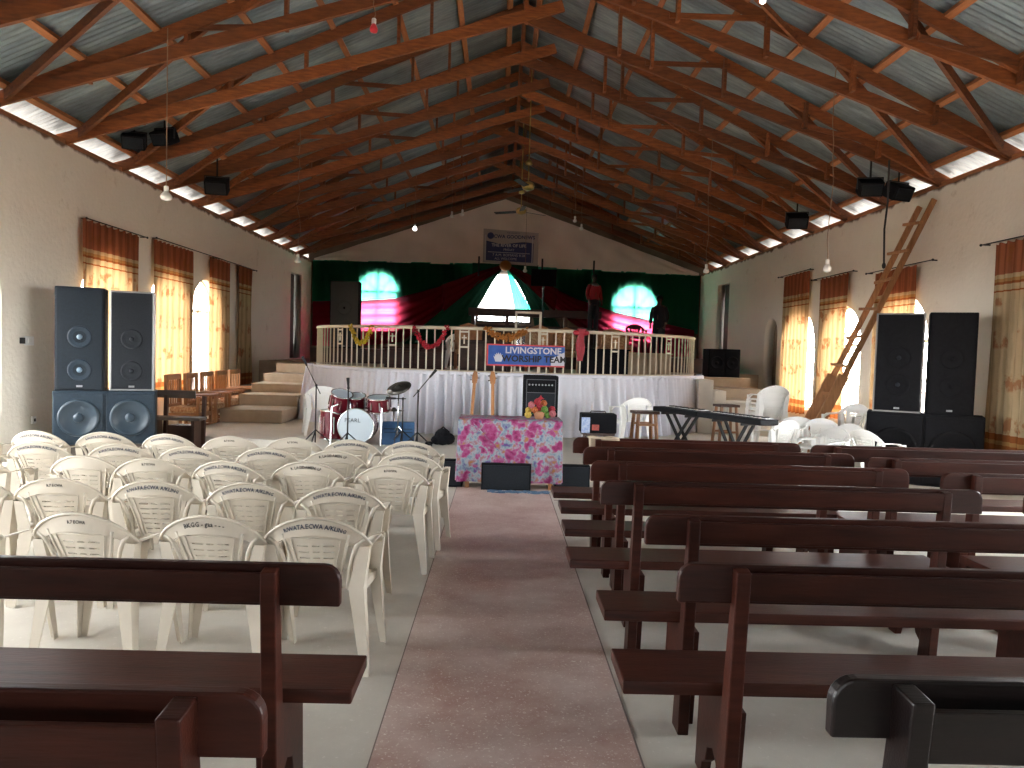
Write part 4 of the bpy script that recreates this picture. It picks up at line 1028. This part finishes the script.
micstand('boom microphone stand right of the cymbal', -1.18, 10.85, PZ, .83, (.16, .20))
micstand('short microphone stand under the cymbal', -1.42, 11.0, PZ, .70, (-.10, .0))
b = MB()
for c, r, sc in (((0, 0, .13), .13, (1.0, .9, 1)), ((.09, .02, .10), .10, (1, 1, .9)), ((-.08, .0, .08), .09, (1.1, 1, .8)), ((.02, -.06, .20), .07, (1, 1, .9)), ((-.20, -.04, .03), .05, (1.3, 1, .6))): b.ball(c, r, 12, sc)
o = b.build('black_bag', M_black, smooth=True, loc=(-.83, 11.15, PZ)); tag(o, 'crumpled black bag on the platform left of the table', 'bag')
o = MB().tube([(-.1, .1, 0), (-.08, .1, .2), (0, .08, .27), (.09, .1, .2), (.1, .12, .05)], .012, 6).build('strap', M_black, o, smooth=True)

# ------------------------------------------------------------------ ladder
ld = thing('wooden_ladder', 'long home-made wooden ladder leaning on the right wall', 'ladder', (0, 0, 0))
LB, LT = Vector((4.80, 0, 0)), Vector((6.72, 0, 4.18))
ldd = (LT - LB)
for y in (11.58, 11.98):
    MB().bar(LB + Vector((0, y, 0)), LT + Vector((0, y, (.04 if y < 11.8 else 0))), .045, .085, up=(1, 0, 0)).build('rail', M_ladder, ld, bevel=.005)
for y in (11.53, 11.93):
    MB().bar(LB + Vector((-.05, y, 0)), LB + ldd * .34 + Vector((-.05, y, 0)), .05, .16, up=(1, 0, 0)).build('plank', M_ladderd, ld, bevel=.005)
for k in range(1, 9):
    p = LB + ldd * (.10 + .1095 * k - .05) + Vector((-.07, 11.78, 0))
    MB().box(tuple(p), (.04, .62 if k % 2 else .54, .045), Matrix.Rotation(random.uniform(-.1, .1), 3, 'X')).build('rung', M_ladder, ld, bevel=.004)

# ------------------------------------------------------------------ wooden armchairs by the left wall
def armchair():
    t = thing('wooden_armchair', '', 'armchair', (0, 0, 0), 0, 'wooden armchairs along the left wall')
    for s in (-1, 1):
        MB().bar((0, s * .27, 0), (-.03, s * .27, 1.02), .045, .05, up=(1, 0, 0)).build('leg', M_chairwood, t, bevel=.005)
        MB().box((.52, s * .27, .33), (.05, .045, .66)).build('leg', M_chairwood, t, bevel=.005)
        MB().box((.27, s * .27, .67), (.62, .075, .03)).build('armrest', M_chairwood, t, bevel=.008)
        MB().box((.26, s * .27, .16), (.5, .03, .04)).build('stretcher', M_chairwood, t)
        MB().box((.26, s * .27, .38), (.5, .03, .07)).build('side_rail', M_chairwood, t)
    MB().box((.52, 0, .38), (.03, .5, .07)).build('front_rail', M_chairwood, t); MB().box((.52, 0, .20), (.03, .5, .04)).build('stretcher', M_chairwood, t)
    MB().box((-.025, 0, .98), (.03, .52, .09)).build('top_rail', M_chairwood, t, bevel=.008); MB().box((-.015, 0, .52), (.03, .52, .05)).build('lower_rail', M_chairwood, t)
    for k in range(5): MB().box((-.02, -.18 + .09 * k, .75), (.015, .04, .42)).build('slat', M_chairwood, t)
    MB().box((.27, 0, .46), (.50, .48, .10)).build('cushion', M_cushion, t, bevel=.03)
    return t
ac = armchair(); ac.scale = (1, 1, 1.06)
for i in range(5):
    c = ac if i == 0 else copy_tree(ac)
    c.location = (-5.62 - .02 * i, 12.9 + .80 * i, 0); c.rotation_euler = (0, 0, random.uniform(-.05, .05)); 
    c['label'] = 'wooden armchair with patterned cushion by the left wall, ' + ['nearest the bench', 'second from the bench', 'third from the bench', 'fourth from the bench', 'nearest the stairs'][i]
# bench near speakers
bn = thing('grey_bench', 'weathered grey bench beside the left speaker stack', 'bench', (-4.75, 11.15, 0), 0, None)
MB().box((-.22, .30, .84), (.62, .04, .12)).build('back_rail', M_greywood, bn, bevel=.006)
MB().box((-.10, 0, .50), (.86, .3, .045)).build('seat', M_greywood, bn, bevel=.006)
for x in (-.36, .22):
    MB().box((x, .0, .24), (.05, .26, .48)).build('leg', M_darkwood, bn); MB().bar((x, .26, .0), (x, .31, .82), .05, .06, up=(0, 1, 0)).build('back_post', M_darkwood, bn)
MB().box((.0, .05, .25), (.36, .22, .30)).build('shelf_box', M_darkwood, bn)

# ------------------------------------------------------------------ stage furniture
tb = thing('altar_shelf', 'long dark wooden shelf on posts under the bright tent drape', 'shelf', (1.1, 24.15, DS))
MB().box((0, 0, 1.30), (4.3, .45, .24)).build('shelf_top', M_darkwood, tb, bevel=.01)
for sx in (-2.0, -.9, 1.0, 2.0): MB().box((sx, 0, .59), (.12, .35, 1.18)).build('post', M_darkwood, tb)
MB().box((.1, .1, .45), (4.0, .05, .9)).build('front_panel', M_darkwood, tb)
pp = thing('glass_lectern', 'white framed glass lectern in the middle of the stage', 'lectern', (.54, 14.6, DZ))
b = MB()
for x in (-.24, .24): b.box((x, 0, .61), (.045, .045, 1.22))
for z in (1.2, .30): b.box((0, 0, z), (.5, .045, .045))
b.build('frame', M_cream, pp, bevel=.004)
MB().box((0, 0, .75), (.44, .008, .86)).build('glass_panel', M_glass, pp); MB().box((0, .12, 1.21), (.5, .34, .02)).build('top', M_cream, pp)
MB().box((0, .1, .02), (.55, .45, .04)).build('base', M_cream, pp)
def box_cab(name, label, cat, x, y, z, w, d, h, m, door=True):
    t = thing(name, label, cat, (x, y, z))
    MB().box((0, 0, h / 2), (w, d, h)).build('body', m, t, bevel=.01)
    MB().box((0, 0, h + .015), (w + .06, d + .06, .03)).build('top', m, t, bevel=.006)
    n_ = max(1, int(w / .45))
    for k in range(n_): MB().box((-w / 2 + w / n_ * (k + .5), -d / 2 - .008, h / 2), (w / n_ - .05, .016, h - .12)).build('door', m, t, bevel=.004)
box_cab('low_cabinet', 'brown low cabinet on the stage behind the red garland', 'cabinet', -1.75, 15.3, DZ, 1.2, .4, .42, M_pews)
box_cab('low_cabinet', 'pale brown low cabinet on the stage at the right behind the railing', 'cabinet', 2.55, 15.3, DZ, 1.9, .4, .45, M_step)
box_cab('low_cabinet', 'dark cabinet on the stage left of the railing middle', 'cabinet', -.35, 16.0, DZ, 1.0, .4, .62, M_darkwood)
def settee(label, x, y, z, w, rz=0):
    t = thing('carved_chair', label, 'chair', (x, y, z), rz, 'carved chairs on the stage')
    MB().box((0, 0, .40), (w, .5, .14)).build('seat', M_cushion, t, bevel=.04)
    b = MB()
    b.prism([(-w / 2, .45), (w / 2, .45), (w / 2, .88), (w * .3, .98), (0, 1.04), (-w * .3, .98), (-w / 2, .88)], 'y', .22, .28); b.build('backrest', M_chairwood, t, bevel=.01)
    MB().prism([(-w * .36, .52), (w * .36, .52), (w * .36, .84), (0, .94), (-w * .36, .84)], 'y', .20, .23).build('back_cushion', M_cushion, t, bevel=.02)
    for sx in (-1, 1):
        MB().box((sx * w * .48, .0, .62), (.06, .5, .05)).build('armrest', M_chairwood, t, bevel=.01)
        for sy in (-.2, .22): MB().box((sx * w * .46, sy, .31), (.05, .05, .62)).build('leg', M_chairwood, t)
settee('carved chair with patterned cushion behind the left part of the rail', -.72, 16.9, DZ, .62, pi)
settee('carved chair with patterned cushion left of the person in red', 1.55, 17.3, DZ, .68, 0)
settee('carved chair with patterned cushion right of the person in red', 2.62, 17.0, DZ, .75, 0)
settee('carved chair with patterned cushion behind the blue banner end', .85, 16.2, DZ, .6, 0)
tv = thing('flat_screen', 'small dark flat screen above the stage right of the tent', 'screen', (1.25, 22.3, 0.16))
MB().box((0, 0, 3.72), (.76, .06, .50)).build('display', M_black, tv, bevel=.01); MB().tube([(0, .05, 3.5), (0, .05, DZ + .22)], .03, 8).build('pole', M_dkmetal, tv); MB().box((0, .05, DZ + .24), (.5, .4, .04)).build('base', M_dkmetal, tv)
box_cab('dark_cabinet', 'low black equipment case behind the railing right of the ribbon', 'case', 2.0, 14.3, DZ, .9, .5, .5, M_black)

# people on the stage
def person(label, loc, rz, top, bottom, collar=False, hold=None):
    t = thing('person', label, 'person', loc, rz)
    P = {'pel': (0, 0, .93, .13), 'waist': (0, 0, 1.08, .125), 'chest': (0, -.01, 1.30, .145), 'neckb': (0, .0, 1.46, .07), 'neck': (0, -.005, 1.53, .052), 'head': (0, -.01, 1.60, .078), 'head2': (0, -.015, 1.68, .088), 'crown': (0, -.005, 1.76, .05)}
    for s, k in ((-1, 'l'), (1, 'r')):
        P['sh' + k] = (s * .17, 0, 1.42, .062); P['el' + k] = (s * .23, .01, 1.15, .043); P['wr' + k] = (s * .22, -.10, .94, .030); P['ha' + k] = (s * .21, -.13, .87, .030)
        P['hip' + k] = (s * .09, 0, .86, .095); P['kn' + k] = (s * .10, -.02, .49, .062); P['an' + k] = (s * .10, .02, .09, .042); P['to' + k] = (s * .12, -.13, .035, .034)
        for f in range(5):
            P['f%d%s' % (f, k)] = (s * (.21 + (.018 * (f - 2) if f < 4 else -.045)), -.145 - .004 * f, .80 + (.012 * abs(f - 1.5) if f < 4 else .05), .010)
    Eg = [('pel', 'waist'), ('waist', 'chest'), ('chest', 'neckb'), ('neckb', 'neck'), ('neck', 'head'), ('head', 'head2'), ('head2', 'crown')]
    for k in 'lr':
        Eg += [('neckb', 'sh' + k), ('sh' + k, 'el' + k), ('el' + k, 'wr' + k), ('wr' + k, 'ha' + k), ('pel', 'hip' + k), ('hip' + k, 'kn' + k), ('kn' + k, 'an' + k), ('an' + k, 'to' + k)]
        Eg += [('ha' + k, 'f%d%s' % (f, k)) for f in range(5)]
    names = list(P); me = bpy.data.meshes.new('body'); me.from_pydata([P[n_][:3] for n_ in names], [(names.index(a), names.index(b_)) for a, b_ in Eg], [])
    o = bpy.data.objects.new('body', me); COL.objects.link(o); o.parent = t; me.materials.append(M_skin)
    sk = o.modifiers.new('skin', 'SKIN'); 
    if not me.skin_vertices: bpy.context.view_layer.update()
    if not me.skin_vertices: me.attributes
    for i, n_ in enumerate(names):
        try: me.skin_vertices[0].data[i].radius = (P[n_][3], P[n_][3])
        except Exception: pass
    o.modifiers.new('s', 'SUBSURF').render_levels = 1
    # clothes
    b = MB(); b.lathe([(.145, .88), (.15, 1.0), (.145, 1.1), (.165, 1.3), (.17, 1.40), (.10, 1.49), (.06, 1.51)], (0, 0, 0), 18, (0, 0, 1), 1.15, .82)
    for s in (-1, 1): b.tube([(s * .15, 0, 1.43), (s * .215, .01, 1.28), (s * .235, .0, 1.14), (s * .23, -.07, 1.0)], [.075, .066, .058, .05], 10)
    b.build('shirt', top, t, smooth=True)
    b = MB(); b.lathe([(.15, .84), (.155, .98), (.14, 1.02)], (0, 0, 0), 16, (0, 0, 1), 1.1, .85)
    for s in (-1, 1): b.tube([(s * .08, 0, .93), (s * .10, -.01, .5), (s * .10, .02, .08)], [.11, .085, .07], 10)
    b.build('trousers', bottom, t, smooth=True)
    b = MB(); b.ball((0, .012, 1.70), .098, 12, (.92, 1.0, .95)); b.build('hair', M_hair, t, smooth=True)
    b = MB(); b.ball((0, -.102, 1.655), .013, 6, (1, 1, 1.6)); [b.ball((s * .088, 0, 1.66), .018, 6, (.5, 1, 1.6)) for s in (-1, 1)]; b.build('face', M_skin, t, smooth=True)
    if collar: MB().lathe([(.15, 1.40), (.11, 1.47), (.065, 1.52), (.06, 1.50)], (0, -.005, 0), 16, (0, 0, 1), 1.2, .9).build('collar', M_whitec, t, smooth=True)
    b = MB(); [b.ball((s * .11, -.05, .04), .05, 8, (.9, 2.2, .8)) for s in (-1, 1)]; b.build('shoes', M_black, t, smooth=True)
    return t
person('person in a red top with white collar standing on the stage', (2.85, 22.9, DS + .72), .4, M_redshirt, M_darkcloth, True)
pb = thing('work_table', 'dark wooden table the person in red stands on', 'table', (2.85, 22.9, DS))
MB().box((0, 0, .69), (1.3, .7, .06)).build('table_top', M_darkwood, pb, bevel=.006)
for sx in (-.55, .55):
    for sy in (-.28, .28): MB().box((sx, sy, .33), (.07, .07, .66)).build('leg', M_darkwood, pb)
person('person in dark clothes standing before the right lit window', (4.55, 21.3, DS), -.5, M_darkcloth, M_darkcloth)

# ------------------------------------------------------------------ hanging things
def bulb(label, x, y, z, ztop, m=M_bulb, r=.045, holder=True, cm=M_cord, wig=.02, grp=None, tube=False):
    t = thing('hanging_bulb', label, 'light bulb', (x, y, z), 0, grp)
    n_ = 10; pts = [(random.uniform(-wig, wig) * (0 < k < n_), 0, .10 + (ztop - z - .10) * k / n_) for k in range(n_ + 1)]
    MB().tube(pts, .006, 5).build('cord', cm, t)
    if holder: MB().lathe([(.02, .10), (.028, .09), (.028, .04), (.02, .03)], (0, 0, 0), 10).build('holder', M_white, t)
    if tube:
        b = MB()
        for k in range(3): b.tube([(r * .6 * cos(2.1 * k), r * .6 * sin(2.1 * k), .04), (r * .6 * cos(2.1 * k), r * .6 * sin(2.1 * k), -.08)], .013, 6)
        b.build('glass', m, t, smooth=True)
    else: MB().lathe([(.018, .045), (r * .8, .0), (r, -.03), (r * .8, -.06), (0, -.075)], (0, 0, 0), 14).build('glass', m, t, smooth=True)
def rz_at(x): return RZ - SL * abs(x - XC) - .2
bulb('white bulb hung on long double cord above the left curtains', -4.04, 9.0, 3.40, 5.35, M_bulb, .07, True, M_cord, .0)
bulb('white bulb on a tangled cord at the left of the stage', -3.83, 14.0, 3.25, rz_at(-3.83), M_bulb, .06, wig=.05)
bulb('white bulb on a straight cord at the right of the stage', 3.85, 14.0, 3.30, rz_at(3.85), M_bulb, .06)
bulb('white bulb in square holder hung before the right wall', 4.39, 10.0, 2.92, rz_at(4.39), M_bulb, .06, wig=.03)
bulb('red and white bulb high under the left roof slope', -1.61, 9.0, 5.45, 5.95, M_bulbred, .05)
bulb('glowing bulb standing in for a skylight spot, right roof slope', 2.35, 7.0, 5.02, 5.6, M_bulblit, .03)  # added glow for a bright skylight spot in the roof, no real bulb
bulb('white bulb hung below the gable banner', .61, 20.0, 3.85, 6.3, M_bulb, .06)
for i, (x, z, m_, d) in enumerate(((-1.39, 5.24, M_bulb, 'left of the gable banner'), (-1.11, 5.30, M_bulb, 'nearest left of the gable banner'), (-2.37, 4.87, M_bulblit, 'lit, far left of the gable banner'), (1.91, 5.22, M_bulb, 'right of the ceiling fans'), (2.09, 5.02, M_bulb, 'lower one right of the ceiling fans'))):
    bulb('small round bulb hung near the gable, ' + d, x, 20.0, z, rz_at(x), m_, .055, grp='small bulbs near the gable')
t = thing('hanging_cable', 'black cable hanging down the right wall by the ladder', 'cable', (5.60, 10.85, 0))
MB().tube([(0, 0, 4.6), (.02, .02, 4.0), (-.02, 0, 3.6), (0, 0, 3.1)], .014, 6).build('cable', M_cordk, t); MB().ball((0, 0, 3.07), .03, 8, (1, 1, 1.6)).build('plug', M_cordk, t)
def fan(label, x, y, z, rot):
    t = thing('ceiling_fan', label, 'ceiling fan', (x, y, z), rot)
    MB().tube([(0, 0, .05), (0, 0, rz_at(x) - z + .3)], .012, 8).build('rod', M_brass, t)
    MB().lathe([(.05, .10), (.11, .07), (.13, .02), (.11, -.04), (.04, -.07)], (0, 0, 0), 18).build('motor', M_brass, t, smooth=True)
    MB().lathe([(.02, .55), (.06, .50), (.07, .44), (.02, .42)], (0, 0, 0), 14).build('canopy', M_brass, t, smooth=True)
    for k in range(3):
        a = 2 * pi * k / 3; rt = Matrix.Rotation(a, 3, 'Z') @ Matrix.Rotation(.2, 3, 'X')
        b = MB(); b.box(rt @ Vector((.40, 0, 0)), (.60, .12, .012), rt); b.build('blade', M_dkmetal, t)
fan('brass ceiling fan nearer the camera over the stage front', .47, 14.9, 4.93, .15)
fan('ceiling fan farther back, above the stage', .41, 17.9, 5.0, .6)
def floodlight(label, x, y, z, rz, s=1.0, tilt=.5):
    z -= .04; zc = Z_EAVE + SL * min(x - XL, XR - x) - .02 - z
    t = thing('floodlight', label, 'floodlight', (x, y, z), rz, 'black floodlights under the eaves')
    rt = Matrix.Rotation(tilt, 3, 'X')
    b = MB(); b.box((0, 0, 0), (.34 * s, .26 * s, .22 * s), rt); b.build('housing', M_black, t, bevel=.02)
    b = MB(); b.box(rt @ Vector((0, -.14 * s, 0)), (.28 * s, .02, .16 * s), rt); b.build('lens', M_grille, t)
    b = MB()
    for sx in (-1, 1): b.box((sx * .178 * s, 0, .06 * s), (.012, .04, .16 * s))
    b.box((0, 0, .14 * s), (.37 * s, .04, .015)); b.tube([(0, 0, .14 * s), (0, 0, .28 * s)], .015, 6); b.tube([(0, 0, .28 * s), (0, 0, max(.29 * s, zc))], .015, 6); b.build('bracket', M_dkmetal, t)
floodlight('left one of two black floodlights under the left eave', -5.85, 11.9, 4.82, .3)
floodlight('right one of two black floodlights under the left eave', -5.42, 12.0, 4.92, -.3)
floodlight('single black floodlight farther along the left eave', -5.35, 14.0, 4.60, .2, 1.2)
floodlight('left one of two black floodlights above the ladder top', 6.05, 12.3, 4.58, -.2, 1.1)
floodlight('right one of two black floodlights above the ladder top', 6.42, 12.1, 4.48, .3, 1.1)
floodlight('single black floodlight farther along the right eave', 5.92, 15.0, 4.50, -.2, 1.2)
def switch(label, y, z, w, h):
    t = thing('wall_socket', label, 'wall socket', (XL + .012, y, z))
    MB().box((0, 0, 0), (.022, w, h)).build('plate', M_white, t, bevel=.004); MB().box((.014, 0, 0), (.008, w * .4, h * .4)).build('rocker', M_bulb if w > .1 else M_dkmetal, t)
switch('white switch box high on the left wall', 10.0, 1.6, .18, .12); switch('small grey socket low on the left wall', 10.1, .53, .09, .10)
tag(MB().box((XL + .02, 9.85, 1.6), (.03, .08, .08)).build('wall_box', M_dkmetal, bevel=.005), 'small dark junction box left of the white switch', 'junction box')
# cable tangle on the floor in front of the table
b = MB()
for k in range(4):
    pts = [(-.35 + .7 * j / 24 + .03 * sin(j * 1.3 + k), 8.55 + .05 * sin(j * .9 + 2 * k) + .02 * k, .012) for j in range(25)]
    b.tube(pts, .007, 5)
tag(b.build('cable', principled('blue_cable', (.08, .14, .22), rough=.6), loc=(.25, 0, 0)), 'dark blue cable lying on the floor before the centre monitor', 'cable')

# ------------------------------------------------------------------ light
w = bpy.data.worlds.new('World'); scn.world = w; w.use_nodes = True
nt = w.node_tree; nt.nodes.clear(); out = nt.nodes.new('ShaderNodeOutputWorld'); bg = nt.nodes.new('ShaderNodeBackground')
bg.inputs['Color'].default_value = (.93, .97, 1, 1); bg.inputs['Strength'].default_value = 8
nt.links.new(bg.outputs[0], out.inputs[0])
sun = bpy.data.lights.new('sun', 'SUN'); sun.energy = 6; sun.angle = .02; sun.color = (1, .95, .88)
so = bpy.data.objects.new('sun', sun); COL.objects.link(so); so.rotation_euler = (R_(-28), R_(3), 0)
def portal(c, size, rot):
    l = bpy.data.lights.new('portal', 'AREA'); l.shape = 'RECTANGLE'; l.size = size[0]; l.size_y = size[1]; l.cycles.is_portal = True
    o = bpy.data.objects.new('portal', l); COL.objects.link(o); o.location = c; o.rotation_euler = rot
for (c, h, a, b_) in LW: portal((XL - TH - .05, c, (a + b_) / 2), (b_ - a, 2 * h), (0, R_(-90), 0))
for (c, h, a, b_) in RW: portal((XR + TH + .05, c, (a + b_) / 2), (b_ - a, 2 * h), (0, R_(90), 0))
portal((.25, YB - TH - .05, 1.15), (1.1, 2.3), (R_(90), 0, 0))
for c, h, a, b_ in ((-4.12, .66, 2.35, 4.17), (4.53, .76, 2.30, 4.04), (.1, .92, 2.6, 4.3)): portal((c, yb(c) + TH + .08, (a + b_) / 2), (2 * h, b_ - a), (R_(-90), 0, 0))

# ------------------------------------------------------------------ camera

def make_camera():
    f = 740.0; r = R_(1.7); dx, dy = 500 - 512, 351 - 384
    ux = dx * cos(r) + dy * sin(r); uy = dy * cos(r) - dx * sin(r)
    yw = math.atan(-ux / f); pt = math.atan(-uy / f * cos(yw))
    Fw = Vector((sin(yw) * cos(pt), cos(yw) * cos(pt), -sin(pt))); R0 = Vector((cos(yw), -sin(yw), 0)); U0 = R0.cross(Fw)
    Rr = R0 * cos(r) + U0 * sin(r); Ur = U0 * cos(r) - R0 * sin(r)
    cam = bpy.data.cameras.new('camera'); cam.sensor_width = 36; cam.lens = 36 * f / 1024; cam.clip_end = 300; cam.clip_start = .05
    o = bpy.data.objects.new('camera', cam); COL.objects.link(o)
    M = Matrix((Rr, Ur, -Fw)).transposed().to_4x4(); M.translation = Vector((0, 0, 1.65)); o.matrix_world = M
    scn.camera = o
make_camera()
scn.view_settings.view_transform = 'Standard'; scn.view_settings.look = 'None'; scn.view_settings.gamma = 1; scn.view_settings.use_curve_mapping = False
scn.view_settings.exposure = 2.42
cy = scn.cycles
cy.use_denoising = True; cy.max_bounces = 10; cy.diffuse_bounces = 5; cy.glossy_bounces = 3; cy.transmission_bounces = 6; cy.transparent_max_bounces = 12
cy.sample_clamp_indirect = 6; cy.caustics_reflective = False; cy.caustics_refractive = False
